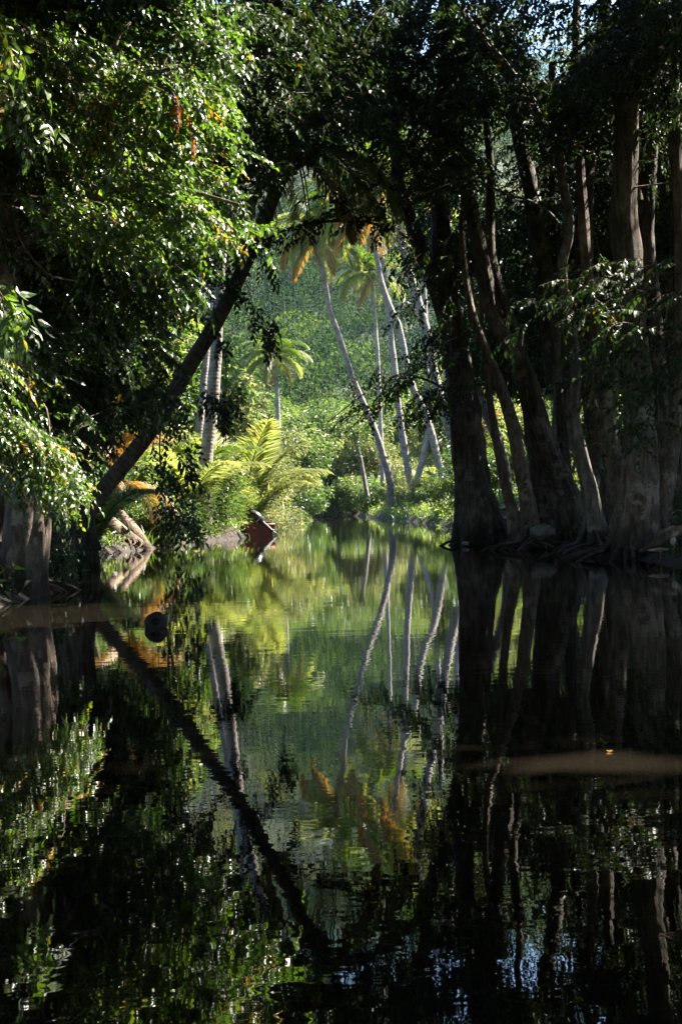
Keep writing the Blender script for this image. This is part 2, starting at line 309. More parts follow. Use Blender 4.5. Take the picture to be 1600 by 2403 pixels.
def branchlets(acc, ends, out, blen, per, tmpl, scale=1.0, tint=(.4, .18), opened=True, shaft=True, rad=.006, droop=.25, spread=.9, wood=1):
    PP = []; FF = []
    kk = keep(ends, opened, False) if opened else np.ones(len(ends), bool)
    for e in ends[kk]:
        L = blen * (.6 + .8 * rng.random()); o_ = nrm(out + rng.normal(size=3) * np.array([.5, .5, .28]))
        s = e - o_ * L; mid = (s + e) / 2 + np.array([0, 0, droop * L * .5])
        t = np.linspace(0, 1, 7)[:, None]; c = (1 - t) ** 2 * s + 2 * t * (1 - t) * mid + t * t * e
        if rad > 0 and ((not opened) or keep(c[1:5], True, False).all()) and keep(c[2:6], False, True).mean() > .7: tube(acc, c[[0, 2, 4, 6]], [rad, rad * .8, rad * .6, rad * .3], 3, 9, wood, cap=False)
        k = max(2, int(per * (.7 + .6 * rng.random()))); tt = np.linspace(.18, 1, k)[:, None]
        pos = (1 - tt) ** 2 * s + 2 * tt * (1 - tt) * mid + tt * tt * e
        tg = nrm(2 * (1 - tt) * (mid - s) + 2 * tt * (e - mid)); sd_ = nrm(np.cross(tg, [0, 0, 1.0]))
        sg = np.where(np.arange(k) % 2 == 0, 1, -1)[:, None] * spread * (1.1 - .8 * tt)
        PP.append(pos); FF.append(tg + sd_ * sg + rng.normal(size=(k, 3)) * .2)
    if not PP: return
    pos = np.concatenate(PP); fw = np.concatenate(FF); n_ = len(pos)
    place(acc, pos, fw, scale * (.75 + .5 * rng.random(n_)), tmpl, np.clip(rng.normal(tint[0], tint[1], n_), 0, 1.02), opened, shaft)
def region(acc, poly, d0, d1, n_, out, blen, per, tmpl, **kw):
    q = polyrand(poly, n_); d = d0 + (d1 - d0) * rng.random(n_)
    e = np.array([P(a[0], a[1], dd) for a, dd in zip(q, d)]); branchlets(acc, e, np.array(out, float), blen, per, tmpl, **kw)
# ------------------------------------------------------------------ river and ground
K = .8333
LB = np.array([(-5.5, -60), (-4.2, 0), (-3.75, 17.9), (-4.45, 24), (-5.65, 33), (-4.95, 36.3), (-4.1, 42.2), (-3.0, 45), (-4.2, 60), (-4.4, 87), (-3.6, 107), (-.6, 110)])
RB = np.array([(6, -60), (4.6, 0), (4.6, 16.6), (4.3, 20), (4.0, 24), (3.6, 27), (2.9, 31.5), (3.75, 48), (3.6, 59), (1.5, 98), (.2, 107), (-.6, 110)])
def noise2(x, y, sc, seed=0):
    r = np.random.default_rng(seed); o_ = 0
    for k in range(6):
        a = r.random() * 6.28; f_ = sc * (.7 + r.random() * 1.1); o_ = o_ + np.sin((x * math.cos(a) + y * math.sin(a)) * f_ + r.random() * 6.28)
    return o_ / 6
def height(x, y):
    x = np.asarray(x, float); y = np.asarray(y, float)
    xl = np.interp(y, LB[:, 1], LB[:, 0]); xr = np.interp(y, RB[:, 1], RB[:, 0])
    d = np.maximum(np.maximum(xl - x, x - xr), (y - 110) * .8) + noise2(x, y, .9, 1) * .25
    amp = np.where(y > 40, 1.0, np.where(x > 0, .10 + .02 * np.maximum(d, 0), .45)); base = .12 + amp * (1 - np.exp(-np.maximum(d, 0) / 2.2)) + .10 * np.minimum(np.maximum(d, 0), 30)
    z = np.where(d > 0, np.minimum(d * .8, .12) + base - .12 - np.where((x > 0) & (y < 40), .08, 0), np.maximum(d * .45, -1.2))
    z = z + np.where(d > .4, noise2(x, y, 1.4, 2) * .10 + noise2(x, y, 4, 3) * .03, 0)
    hy = y + noise2(x, y, .02, 5) * 22
    hill = np.where(hy > 185, (hy - 185) * .47, 0) * (1 + .18 * noise2(x, y, .016, 4)) + np.where(hy > 185, noise2(x, y, .05, 6) * 15 * np.minimum(1, (hy - 185) / 60), 0)
    cap = 140 + noise2(x, y, .013, 9) * 9 - .2 * np.abs(x - 5) 
    hill = np.where(hill > cap, cap + (hill - cap) * .12, hill)
    side = np.maximum(np.abs(x) - 60, 0) * .18
    return z + hill + np.where(y > 0, side, side * .5)
def lines(a, b_, step, ends, g=1.18):
    o_ = list(np.arange(a, b_ + 1e-6, step)); s = step
    while o_[-1] < ends[1]: s *= g; o_.append(o_[-1] + min(s, 14))
    s = step
    while o_[0] > ends[0]: s *= g; o_.insert(0, o_[0] - min(s, 14))
    return np.array(o_)
xs = lines(-12, 12, .22, (-420, 420)); ys = lines(0, 112, .4, (-150, 900))
X, Y = np.meshgrid(xs, ys); Z = height(X, Y); a = Acc(); nx = len(xs); ny = len(ys)
i = (np.arange(ny - 1)[:, None] * nx + np.arange(nx - 1)[None]).ravel()
a.add(np.stack([X.ravel(), Y.ravel(), Z.ravel()], 1), np.concatenate([np.stack([i, i + 1, i + nx + 1], 1), np.stack([i, i + nx + 1, i + nx], 1)]))
o = a.build('ground', [M_soil], smooth=True); o['kind'] = 'structure'
a = Acc(); a.add([[-60, -100, 0], [60, -100, 0], [60, 125, 0], [-60, 125, 0]], [[0, 1, 2], [0, 2, 3]]); o = a.build('river_water', [M_water]); o['kind'] = 'structure'
# ------------------------------------------------------------------ hill forest (far-off wood: one mass)
def ball(n_, seed, L=1.1, lump=5):
    r = np.random.default_rng(seed); a = Acc(); cs = r.normal(size=(lump, 3)) * [.45, .45, .35]; V0, T0 = leaflet4(1, .8, .2)
    for k in range(n_):
        c = cs[r.integers(lump)]; u = r.normal(size=3); u /= np.linalg.norm(u); u[2] = abs(u[2]) * .9 - .15
        p = c + u * (.45 + .12 * r.random()); R = rotz(r.random() * 6.28) @ rotx(r.normal() * .7) @ roty(r.normal() * .6)
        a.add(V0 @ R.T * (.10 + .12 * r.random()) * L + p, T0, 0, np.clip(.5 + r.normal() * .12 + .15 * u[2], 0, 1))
    return np.concatenate(a.V), np.concatenate(a.T), np.concatenate(a.M), np.concatenate(a.A)
BALL = [ball(700, 60 + k, .42, 4 + k % 3) for k in range(6)]
a = Acc(); nT = 1500
yy = 165 + 430 * rng.random(nT) ** 1.15; xx = (rng.random(nT) - .44) * (24 + yy * .50); zz = height(xx, yy)
R = np.array([rotz(rng.random() * 6.28) for _ in range(nT)]); sc = 3.4 + 5.0 * rng.random(nT) ** 1.6
R = R * sc[:, None, None] * np.array([1, 1, 1.15])[None, :, None]
lift = sc * .8 + 8 * rng.random(nT) ** 1.3
wh = rng.integers(6, size=nT); tn = np.clip(.47 + .5 * noise2(xx, yy, .07, 21) + rng.normal(0, .3, nT), 0, 1); tn[rng.random(nT) < .006] = 1.05
for k in range(6):
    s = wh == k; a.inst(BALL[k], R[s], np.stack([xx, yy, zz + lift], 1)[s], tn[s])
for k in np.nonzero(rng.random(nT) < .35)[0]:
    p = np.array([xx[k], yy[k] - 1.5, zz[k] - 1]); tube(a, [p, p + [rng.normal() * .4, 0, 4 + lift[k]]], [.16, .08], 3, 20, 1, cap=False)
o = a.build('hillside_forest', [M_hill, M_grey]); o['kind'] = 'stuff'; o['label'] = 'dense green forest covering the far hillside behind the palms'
# ------------------------------------------------------------------ undergrowth
def tuft(n_, L, W, seed, spread=.8):
    r = np.random.default_rng(seed); a = Acc()
    for k in range(n_):
        V = np.array([[-W / 2, 0, 0], [W / 2, 0, 0], [W * .4, .5 * L, .03], [-W * .4, .5 * L, .03], [0, L, -.12 * L]]); T = np.array([[0, 1, 2], [0, 2, 3], [3, 2, 4]])
        R = rotz(r.random() * 6.28) @ rotx(1.45 - spread * r.random()); s = .5 + .7 * r.random()
        a.add(V @ R.T * s + r.normal(size=3) * [.08, .08, 0], T, 0, np.clip(.5 + r.normal() * .2, 0, 1))
    return np.concatenate(a.V), np.concatenate(a.T), np.concatenate(a.M), np.concatenate(a.A)
def scatter(name, label, boxes, tm, mats, tint, dens):
    a = Acc()
    for (x0, x1, y0, y1, n_, s0, s1) in boxes:
        n_ = int(n_ * dens); x = x0 + (x1 - x0) * rng.random(n_); y = y0 + (y1 - y0) * rng.random(n_); z = height(x, y); k = z > np.where(y > 80, .2, .07)
        x, y, z = x[k], y[k], z[k]; n_ = len(x); R = np.array([rotz(rng.random() * 6.28) for _ in range(n_)]) * (s0 + (s1 - s0) * rng.random(n_))[:, None, None]
        wh = rng.integers(len(tm), size=n_); tn = np.clip(rng.normal(*tint, n_), 0, 1); pos = np.stack([x, y, z - .02], 1)
        for q, tp in enumerate(tm): s = wh == q; a.inst(tp, R[s], pos[s], tn[s])
    o = a.build(name, mats); o['kind'] = 'stuff'; o['label'] = label
TF = [tuft(16, .38, .022, 80 + k) for k in range(3)]
TL = [clump(14, .35, .13, .06, 90 + k) for k in range(4)]
scatter('grass', 'short sunlit grass on the far river banks', [(-14, -3.4, 32, 110, 5000, .6, 1.3), (1, 14, 42, 125, 6000, .7, 1.5), (-8, 6, 108, 135, 1800, .8, 1.6)], TF, [M_grass], (.5, .2), 1)
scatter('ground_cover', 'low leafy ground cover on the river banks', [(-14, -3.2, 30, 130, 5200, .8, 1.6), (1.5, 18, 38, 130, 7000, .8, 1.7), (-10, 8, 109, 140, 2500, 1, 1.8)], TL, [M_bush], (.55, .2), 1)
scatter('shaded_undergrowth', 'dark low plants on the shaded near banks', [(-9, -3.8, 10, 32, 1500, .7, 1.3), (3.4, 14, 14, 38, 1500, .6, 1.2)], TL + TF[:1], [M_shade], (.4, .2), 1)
# ------------------------------------------------------------------ palms
def frond(L, el, bend, n_=46, ll=1.0, lw=.055, hang=.75, seed=0, mat=0, r0=.035, side=0.0):
    r = np.random.default_rng(seed); a = Acc(); N = 14; pts = [np.zeros(3)]; e = el
    for k in range(N): pts.append(pts[-1] + np.array([math.cos(e), side * (k / N) ** 2, math.sin(e)]) * L / N); e -= bend / N * (.4 + 1.2 * k / N)
    pts = np.array(pts); rad = np.linspace(r0, r0 * .2, N + 1)
    tube(a, pts[::2], rad[::2], 4, 9, 1, cap=False); a.A[-1][:] = .6
    tg = nrm(np.gradient(pts, axis=0))
    for k in range(n_):
        t = .14 + .86 * (k + .5) / n_; q = t * N; i_ = min(int(q), N - 1); p = pts[i_] + (pts[i_ + 1] - pts[i_]) * (q - i_); d = tg[i_]
        Lk = ll * (math.sin(math.pi * min(1, .18 + t * .8)) ** .6) * (.85 + .3 * r.random())
        for sg in (-1, 1):
            sdv = nrm(np.cross(d, [0, 0, 1.0])) * sg; dr = nrm(sdv * .8 + d * (.55 + .3 * t) + np.array([0, 0, .18]) + r.normal(size=3) * .10)
            dr2 = nrm(dr + np.array([0, 0, -1.0]) * hang * (.8 + .5 * r.random())); wv = nrm(np.cross(dr, sdv + np.array([0, 0, 1.6]))) * lw / 2
            m_ = p + dr * Lk * .45; e_ = m_ + dr2 * Lk * .55
            V = np.array([p - wv * .6, p + wv * .6, m_ + wv, m_ - wv, e_]); T = np.array([[0, 1, 2], [0, 2, 3], [3, 2, 4]])
            a.add(V, T, 0, np.clip(.5 + r.normal() * .08 + .22 * (t > .75) * r.random(), 0, 1))
    return a
FR = {}
def frond_mesh(kind, v, L, mats):
    key = (kind, v, mats[0].name)
    if key not in FR:
        el, bend, hang = {'up': (1.25, .9, .35), 'arch': (.75, 1.9, .7), 'side': (.35, 1.6, .9), 'hang': (-.2, 1.5, 1.0), 'dry': (-.7, .9, .9), 'young': (1.2, 1.7, .55)}[kind]
        rr = np.random.default_rng(v); a = frond(3.6, el + rr.normal() * .1, bend + rr.normal() * .15, n_=84, hang=hang * 1.1, seed=v * 7 + len(kind), side=rr.normal() * .12)
        o = a.build('frond', mats); FR[key] = o; return o, True
    return FR[key], False
def put_frond(kind, v, az, size, loc, parent, mats, tint_mat=None):
    o, new = frond_mesh(kind, v, 1, mats)
    if not new: o = o.copy(); C.objects.link(o)
    o.parent = parent; o.matrix_parent_inverse = Matrix.Identity(4); o.location = Vector(loc) - parent.location; o.rotation_euler = (0, 0, az); o.scale = (size,) * 3
    return o
NUTM = plain('coconut_green', (.12, .13, .03), .5, noise=.3)
def nut(r_, seed=0, n_=10):
    a = Acc(); th = np.linspace(0, np.pi, n_); ph = np.arange(n_ + 2) / (n_ + 2) * 2 * np.pi; s = n_ + 2
    V = np.array([[r_ * math.sin(t) * math.cos(p) * (1 + .06 * math.cos(3 * p)), r_ * math.sin(t) * math.sin(p) * (1 + .06 * math.cos(3 * p)), r_ * 1.25 * math.cos(t)] for t in th for p in ph]); T = []
    for i in range(n_ - 1):
        for j in range(s): A, B = i * s + j, i * s + (j + 1) % s; T += [[A, A + s, B + s], [A, B + s, B]]
    a.add(V, T); return a
def palm(label, path, d0, d1, r, size, nf, mode='green', bark=None, group=None, nuts=0, basez=None, spec='coconut_palm', az0=0.0, extra=None):
    n_ = len(path); ds = np.linspace(d0, d1, n_); pts = [P(px, py, d) for (px, py), d in zip(path, ds)]
    b0 = pts[0].copy(); gz = float(height(b0[0], b0[1]))
    if b0[2] > gz - .15: dn = b0 + (b0 - pts[1]) / max(pts[1][2] - b0[2], .1) * (b0[2] - gz + .2) ; pts.insert(0, dn)
    root = thing(spec, label, 'palm tree', pts[0], group)
    rad = np.linspace(r * 1.08, r * .68, len(pts)); rad[0] = r * 1.5
    a = Acc(); tube(a, pts, rad, 14, .25, 0, wob=.03); a.build('trunk', [bark or M_palm], root, True)
    top = pts[-1]; gmats = [M_frond, M_twig]; ymats = [M_yfrond, M_twig]; dmats = [M_dfrond, M_twig]
    for k in range(nf):
        u = (k + .5) / nf; az = az0 + k * 2.39996; kind = 'up' if u < .14 else 'arch' if u < .45 else 'side' if u < .7 else 'hang'
        mats = gmats if mode == 'green' else (dmats if mode == 'yellow' and u > .8 and k % 2 else ymats if (mode == 'yellow' and u > .25) or (mode == 'mixed' and u > .6) else gmats)
        put_frond(kind, k % 3, az, size * (.85 + .25 * rng.random()) * (.8 if kind == 'up' else 1), top + np.array([0, 0, .1 - .25 * u]), root, mats)
    nd = {'green': 1, 'mixed': 3, 'yellow': 3}[mode]
    for k in range(nd): put_frond('dry', k % 2, az0 + 1 + k * 2.1, size * .75, top - np.array([0, 0, .25]), root, dmats)
    for k in range(nuts):
        a = nut(.13); o = a.build('coconut', [NUTM]); o.parent = root; o.location = Vector(top + np.array([.28 * math.cos(k * 1.9), .28 * math.sin(k * 1.9), -.3 - .1 * (k % 2)])) - root.location
    if extra: extra(root, top)
    return root
GP = 'coconut palms leaning over the far bank'
palm('big dark leaning palm rising from the left bank across the river', [(188, 1245), (232, 1168), (352, 1012), (432, 880), (505, 760), (565, 640), (612, 535), (655, 430), (695, 330)], 28.5, 27.5, .175, .85, 26, 'mixed', M_palmd, None, 5, az0=.4)
palm('upright pale palm trunk behind the crossing dark leaning palm', [(482, 1150), (485, 1080), (497, 960), (507, 830), (513, 700), (520, 590), (545, 430), (585, 300), (612, 230), (640, 120)], 43, 42, .2, .8, 16, 'green', None, None, 4)
palm('thin palm trunk just left of the upright pale palm', [(460, 1120), (466, 1030), (478, 900), (492, 760), (505, 560), (515, 400), (520, 300)], 50, 50, .14, .75, 14, 'green', None, None)
palm('tall slender palm with yellowing crown in the centre of the clearing', [(917, 1158), (914, 1130), (900, 1075), (875, 999), (831, 896), (799, 800), (775, 730), (758, 640), (741, 552)], 80, 76, .2, .92, 28, 'yellow', None, GP, 6, az0=.2)
palm('thin distant palm with orange tipped drooping fronds', [(896, 1080), (893, 1000), (889, 900), (884, 800), (876, 700), (868, 636)], 96, 96, .15, .9, 24, 'mixed', None, GP, 4, az0=1.2)
palm('palm standing just right of the central slender palm', [(970, 1162), (961, 1125), (948, 1049), (936, 965), (925, 857), (912, 745), (900, 640), (885, 540), (870, 470)], 78, 76, .2, 1.0, 24, 'mixed', None, GP, 4, az0=.7)
palm('curved palm with a bent waist among the right bank palms', [(1053, 1162), (1032, 1098), (1017, 1037), (998, 972), (968, 910), (953, 850), (936, 771), (917, 725), (894, 660), (876, 560), (850, 480)], 70, 68, .19, .95, 22, 'mixed', None, GP, 0, az0=1.9)
palm('thickest leaning palm beside the big dark trunk at the right', [(1088, 1150), (1074, 1090), (1063, 1037), (1047, 984), (1030, 925), (1013, 848), (996, 760), (975, 690), (952, 614), (936, 541), (923, 480), (915, 410)], 62, 60, .22, 1.0, 30, 'yellow', None, GP, 4, az0=.1)
palm('upright palm crossing behind the curved one with its foot bent left', [(975, 1135), (990, 1083), (1001, 1030), (1003, 953), (999, 819), (996, 706), (985, 560), (975, 450)], 84, 84, .2, .85, 16, 'green', None, GP)
palm('short visible palm trunk right behind the feet of two leaning palms', [(1052, 1150), (1057, 1110), (1062, 1050), (1055, 960), (1040, 800), (1030, 600), (1020, 520)], 76, 78, .22, .8, 14, 'green', None, GP)
palm('small palm with tufted crown standing alone at the left of the clearing', [(654, 1030), (652, 960), (648, 880), (645, 832)], 90, 90, .17, .72, 28, 'mixed', None, None, 3, az0=.9)
def young(label, px, py, d, size, fr, mats=None, group='young palms without trunks', spec_h=False):
    b_ = P(px, py, d); b_[2] = max(height(b_[0], b_[1]) - .05, b_[2] if spec_h else -9); root = thing('young_palm', label, 'palm tree', b_, group)
    for k, (kind, az, s) in enumerate(fr): put_frond(kind, k % 3, az, size * s, b_ + np.array([.05 * math.cos(az), .05 * math.sin(az), .02]), root, mats or [M_yfrond, M_twig])
    g_ = float(height(b_[0], b_[1])); a = Acc(); tube(a, [[b_[0] - (.75 if spec_h else 0), b_[1], g_ - .1], b_ + [0, 0, .25]], [.16, .10] if not spec_h else [.07, .05], 10, .1, 0); a.build('stem', [M_palmd], root, True)
    return root
young('young palm arching yellow fronds to the right above the red boat', 580, 1190, 49.5, 1.05, [('young', -.1, 1.05), ('young', .15, .92), ('young', -.4, .85), ('young', 1.9, .9), ('young', 2.7, .9), ('up', 1.2, .95), ('up', 4.2, .8), ('young', 4.6, .75)])
young('young palm with upright pale fronds beside the upright palm', 560, 1120, 50, 1.15, [('up', k * 1.05, .9 + .1 * (k % 3)) for k in range(7)] + [('young', k * 1.3, .9) for k in range(4)])
young('young palm fanning yellow green fronds left of the upright palm', 430, 1130, 42, 1.05, [('young', k * .9, .9) for k in range(7)] + [('up', k * 2.2, .8) for k in range(3)])
young('low palm with hanging orange fronds behind the leaning palm', 285, 1130, 34.5, .6, [('young', -.5, .8), ('young', .5, .85), ('young', -1.2, .85), ('young', 2.4, .8), ('young', 3.3, .8), ('hang', -.8, .8), ('hang', .2, .8), ('hang', -1.7, .7)], [M_dfrond, M_twig], spec_h=True)
young('young palm with bright fan of fronds under the left canopy', 420, 830, 47, 1.1, [('young', k * .8, .9) for k in range(8)] + [('up', 1.5, .8)], [M_frond, M_twig])
young('dark young palm between the left tree and the leaning palm', 205, 1200, 30, .75, [('young', k * .9 + .3, .9) for k in range(7)], [M_frond, M_twig])
for px, py, d, s, lb in ((935, 1120, 88, .62, 'small yellow green palm seedling left of the second palm foot'), (995, 1110, 92, .75, 'yellow green palm seedling between the palm feet'), (1035, 1120, 82, .6, 'palm seedling tucked behind the curved palm'), (1150, 1120, 55, .55, 'bright palm seedling seen between the dark right trunks'), (1010, 1010, 105, .9, 'pale palm seedling higher on the far bank')):
    young(lb, px, py, d, s, [('up', k * 1.2, .8) for k in range(4)] + [('young', k * 1.05 + .4, .85) for k in range(6)])
young('bright narrow leaved palm seedling at the right edge of the red boat bush', 535, 1222, 46.5, .42, [('up', k * 1.2, .8) for k in range(4)] + [('young', k * 1.05 + .4, .9) for k in range(6)], [M_frond, M_twig])
# ------------------------------------------------------------------ bushes and mid-distance trees
def bush_mesh(seed, rx, rz, n_, L, mats, stems=4, clumps=16, z0=.5):
    r = np.random.default_rng(seed); a = Acc(); st = Acc(); cs = []
    for k in range(clumps):
        u = r.normal(size=3); u /= np.linalg.norm(u); u *= r.random() ** .4; cs.append(np.array([u[0] * rx * .75, u[1] * rx * .75, z0 + rz * (.5 + .45 * u[2])]))
    cs = np.array(cs); V0, T0 = leaflet4(L, L * .48, .25)
    c = cs[r.integers(clumps, size=n_)]; u = r.normal(size=(n_, 3)); u = nrm(u); p = c + u * (rx * .36) * (.35 + .65 * r.random((n_, 1)) ** .5) * np.array([1, 1, .75])
    p[:, 2] = np.maximum(p[:, 2], .05)
    fw = nrm(u * [1, 1, .3] + r.normal(size=(n_, 3)) * .5 + [0, 0, -.25]); up = np.array([0, 0, 1.0]) + r.normal(size=(n_, 3)) * .45
    ct = np.clip(r.normal(.5, .17, clumps), 0, 1); idx = np.array([int(np.argmin(((cs - q) ** 2).sum(1))) for q in c])
    a.inst((V0, T0, np.zeros(len(T0), int), np.full(len(V0), .5)), frames(fw, up) * (.6 + .7 * r.random(n_))[:, None, None], p, np.clip(ct[idx] + r.normal(size=n_) * .13, 0, 1))
    for k in range(stems):
        e = cs[r.integers(clumps)]; b_ = np.array([r.normal() * rx * .12, r.normal() * rx * .12, -.3]); tube(st, [b_, (b_ + e) / 2 + r.normal(size=3) * .1, e], [.02 * rx + .015, .013 * rx + .01, .008], 5, .5, 0)
    return a, st
PROTO = {}
def plant(kind, name, label, cat, px, py, d, size, group, sz=None, ground=True, tint=None):
    """kind -> prototype meshes; placed with its foot on the ground under pixel (px,py) at depth d"""
    p = P(px, py, d); p[2] = height(p[0], p[1]) - .03
    root = thing(name, label, cat, p, group)
    ps = PROTO[kind][rng.integers(len(PROTO[kind]))]
    for o0 in ps:
        o = o0.copy() if o0.get('used') else o0
        if o is not o0: C.objects.link(o); del o['used']
        else: o0['used'] = 1
        o.parent = root; o.location = (0, 0, 0)
    root.scale = (size, size, sz or size); root.rotation_euler = (0, 0, rng.random() * 6.28); return root
def proto(kind, nv, mats, *args, **kw):
    PROTO[kind] = []
    for v in range(nv):
        a, st = bush_mesh(hash(kind) % 1 + v * 13 + len(kind) * 5, *args, mats, **kw)
        PROTO[kind].append([a.build('foliage' if 'tree' not in kind else 'crown', mats), st.build('stem' if 'tree' not in kind else 'trunk', [M_grey], None, True)])
proto('bush', 4, [M_bush], 1.25, 1.7, 3600, .13, clumps=22, z0=.1)
proto('pale_bush', 3, [M_bushy], 1.25, 1.7, 3800, .10, clumps=22, z0=.1)
proto('big_tree', 4, [M_bush], 3.0, 4.6, 6500, .27, stems=5, clumps=34, z0=2.2)
proto('pale_tree', 3, [M_bushy], 2.6, 4.2, 6000, .22, stems=5, clumps=30, z0=1.2)
proto('forest_tree', 4, [M_shade], 2.6, 5.5, 5200, .24, stems=4, clumps=30, z0=3.0)
def narrow_proto():
    a = Acc(); st = Acc(); r = np.random.default_rng(3)
    for k in range(1100):
        s = r.random() * 6.28; h_ = r.random() ** .7 * 1.5; q = np.array([math.cos(s), math.sin(s), 0]) * r.random() ** .5 * 1.0; q[2] = h_
        V, T = leaflet(.26, .035, .3); R = rotz(s - 1.57 + r.normal() * .5) @ rotx(.7 - r.random() * 1.0); a.add(V @ R.T + q, T, 0, np.clip(.45 + r.normal() * .2, 0, 1))
    for k in range(9): s = r.random() * 6.28; tube(st, [[0, 0, -.2], [math.cos(s) * .4, math.sin(s) * .4, .8], [math.cos(s) * .8, math.sin(s) * .8, 1.3]], [.02, .012, .006], 4, .5)
    PROTO['narrow'] = [[a.build('foliage', [M_bush]), st.build('stem', [M_twig], None, True)]]
narrow_proto()
BU = 'sunlit bushes along the far banks'
for k, (kind, px, py, d, s, lb) in enumerate([
    ('narrow', 495, 1240, 44, 1.1, 'narrow leaved bush hanging over the water left of the red boat'),
    ('narrow', 440, 1240, 41.5, .9, 'narrow leaved bush left of the boat side bush'),
    ('narrow', 545, 1215, 48.8, .9, 'narrow leaved bush right behind the red boat'),
    ('narrow', 475, 1262, 43.6, .6, 'low spiky plant overhanging the muddy edge left of the boat'),
    ('narrow', 512, 1262, 45.2, .45, 'smallest spiky plant between the muddy edge and the boat'),
    ('narrow', 530, 1250, 46.3, .6, 'small narrow leaved bush at the water edge left of the boat'),
    ('narrow', 405, 1262, 38.5, .55, 'small narrow leaved plant at the water edge below the climber'),
    ('bush', 455, 1250, 41.5, .55, 'low bush overhanging the water under the upright palm'),
    ('bush', 362, 1255, 37.6, .4, 'tiny bush beside the slanting fallen trunk'),
    ('bush', 380, 1210, 38, .8, 'low bright green bush right of the fallen trunk'),
    ('bush', 330, 1190, 37.5, .6, 'small sunlit bush on top of the fallen trunk bank'),
    ('bush', 480, 1200, 44, 1.1, 'round green bush under the upright palm'),
    ('pale_bush', 540, 1190, 48, 1.1, 'pale bush behind the boat below the young palm'),
    ('pale_bush', 610, 1200, 55, 1.0, 'pale yellow green bush right of the red boat'),
    ('pale_bush', 655, 1195, 64, 1.0, 'pale bush spilling to the water beyond the boat'),
    ('bush', 700, 1190, 86, 1.0, 'green bush left of the tall grass clump'),
    ('bush', 790, 1190, 107, 1.6, 'dense green bush right of the tall grass clump'),
    ('bush', 835, 1180, 104, 1.6, 'green bush below the thin pale tree'),
    ('bush', 760, 1150, 112, 2.0, 'wide green bush behind the tall grass clump'),
    ('bush', 700, 1130, 100, 2.0, 'wide green bush above the muddy beach'),
    ('bush', 870, 1175, 94, 1.2, 'green bush left of the central palm foot'),
    ('pale_bush', 990, 1175, 72, .9, 'pale scrubby bush between two palm feet'),
    ('bush', 1045, 1195, 62, .9, 'bright green bush left of the big dark trunk'),
    ('pale_bush', 930, 1175, 82, .9, 'pale bush between the central palm and its neighbour'),
    ('bush', 1020, 1185, 66, .7, 'low bright bush in front of the curved palm foot'),
    ('bush', 1160, 1150, 50, 1.2, 'bright green bush seen between the dark right trunks'),
    ('bush', 1125, 1100, 58, 1.5, 'sunlit bush behind the big dark trunk'),
    ('pale_bush', 1100, 1160, 56, 1.0, 'pale bush behind the big dark trunk'),
    ('bush', 1320, 1110, 50, 1.4, 'sunlit bush glimpsed behind the twisting grey trunk'),
    ('bush', 300, 1120, 40, 1.2, 'yellow green bush behind the orange palm'),
    ('pale_bush', 400, 1100, 45, 1.4, 'pale bush behind the fanning young palm'),
    ('bush', 250, 1060, 42, 1.4, 'green bush under the dark left canopy'),
    ('pale_bush', 960, 1130, 94, 1.5, 'pale bush higher up behind the palm feet')]):
    plant(kind, 'leafy_bush', lb, 'bush', px, py, d, s, BU)
TR = 'sunlit trees between the river and the hill'
for k, (kind, px, py, d, s, lb) in enumerate([
    ('pale_tree', 600, 1120, 58, .75, 'pale green tree behind the young arching palm'),
    ('pale_tree', 540, 1100, 62, .95, 'pale green tree right of the upright palm'),
    ('pale_tree', 470, 1080, 60, 1.2, 'yellow green tree behind the upright palm'),
    ('big_tree', 400, 1060, 58, 1.1, 'green tree left of the upright palm'),
    ('big_tree', 330, 1040, 54, 1.2, 'green tree behind the dark left canopy'),
    ('big_tree', 230, 1040, 52, 1.3, 'green tree at the far left behind the shaded crowns'),
    ('big_tree', 130, 1040, 50, 1.4, 'green tree behind the far left trunks'),
    ('pale_tree', 640, 1110, 80, 1.1, 'pale tree at the foot of the small tufted palm'),
    ('big_tree', 700, 1110, 105, 1.1, 'round green tree right of the small tufted palm'),
    ('big_tree', 760, 1100, 116, 1.2, 'dense green tree behind the tall grass'),
    ('big_tree', 820, 1100, 112, 1.1, 'dark green tree behind the thin pale tree'),
    ('pale_tree', 860, 1110, 108, 1.2, 'pale leafy tree left of the central palm'),
    ('big_tree', 920, 1100, 118, 1.25, 'green tree behind the central palm'),
    ('big_tree', 985, 1090, 112, 1.1, 'green tree behind the crossing palms'),
    ('pale_tree', 1040, 1090, 100, 1.2, 'pale tree behind the thickest palm'),
    ('big_tree', 1100, 1090, 85, 1.2, 'green tree behind the big dark trunk'),
    ('pale_tree', 1170, 1090, 72, 1.1, 'pale green tree seen through the gap in the dark trunks'),
    ('big_tree', 1260, 1080, 80, 1.3, 'sunlit tree far behind the dark right trunks'),
    ('big_tree', 1380, 1070, 78, 1.4, 'sunlit tree far behind the twisting grey trunk'),
    ('big_tree', 1500, 1060, 75, 1.4, 'sunlit tree far behind the straight pale trunk'),
    ('big_tree', 660, 1080, 124, 1.3, 'dark green tree beyond the small tufted palm'),
    ('big_tree', 590, 1080, 120, 1.3, 'dark green tree beyond the young palms'),
    ('pale_tree', 800, 1080, 128, 1.2, 'pale tree at the foot of the hill'),
    ('big_tree', 880, 1080, 132, 1.2, 'green tree at the foot of the hill behind the palms'),
    ('big_tree', 500, 1080, 100, 1.4, 'green tree beyond the upright palm')]):
    plant(kind, 'broadleaf_tree', lb, 'tree', px, py, d, s, TR)
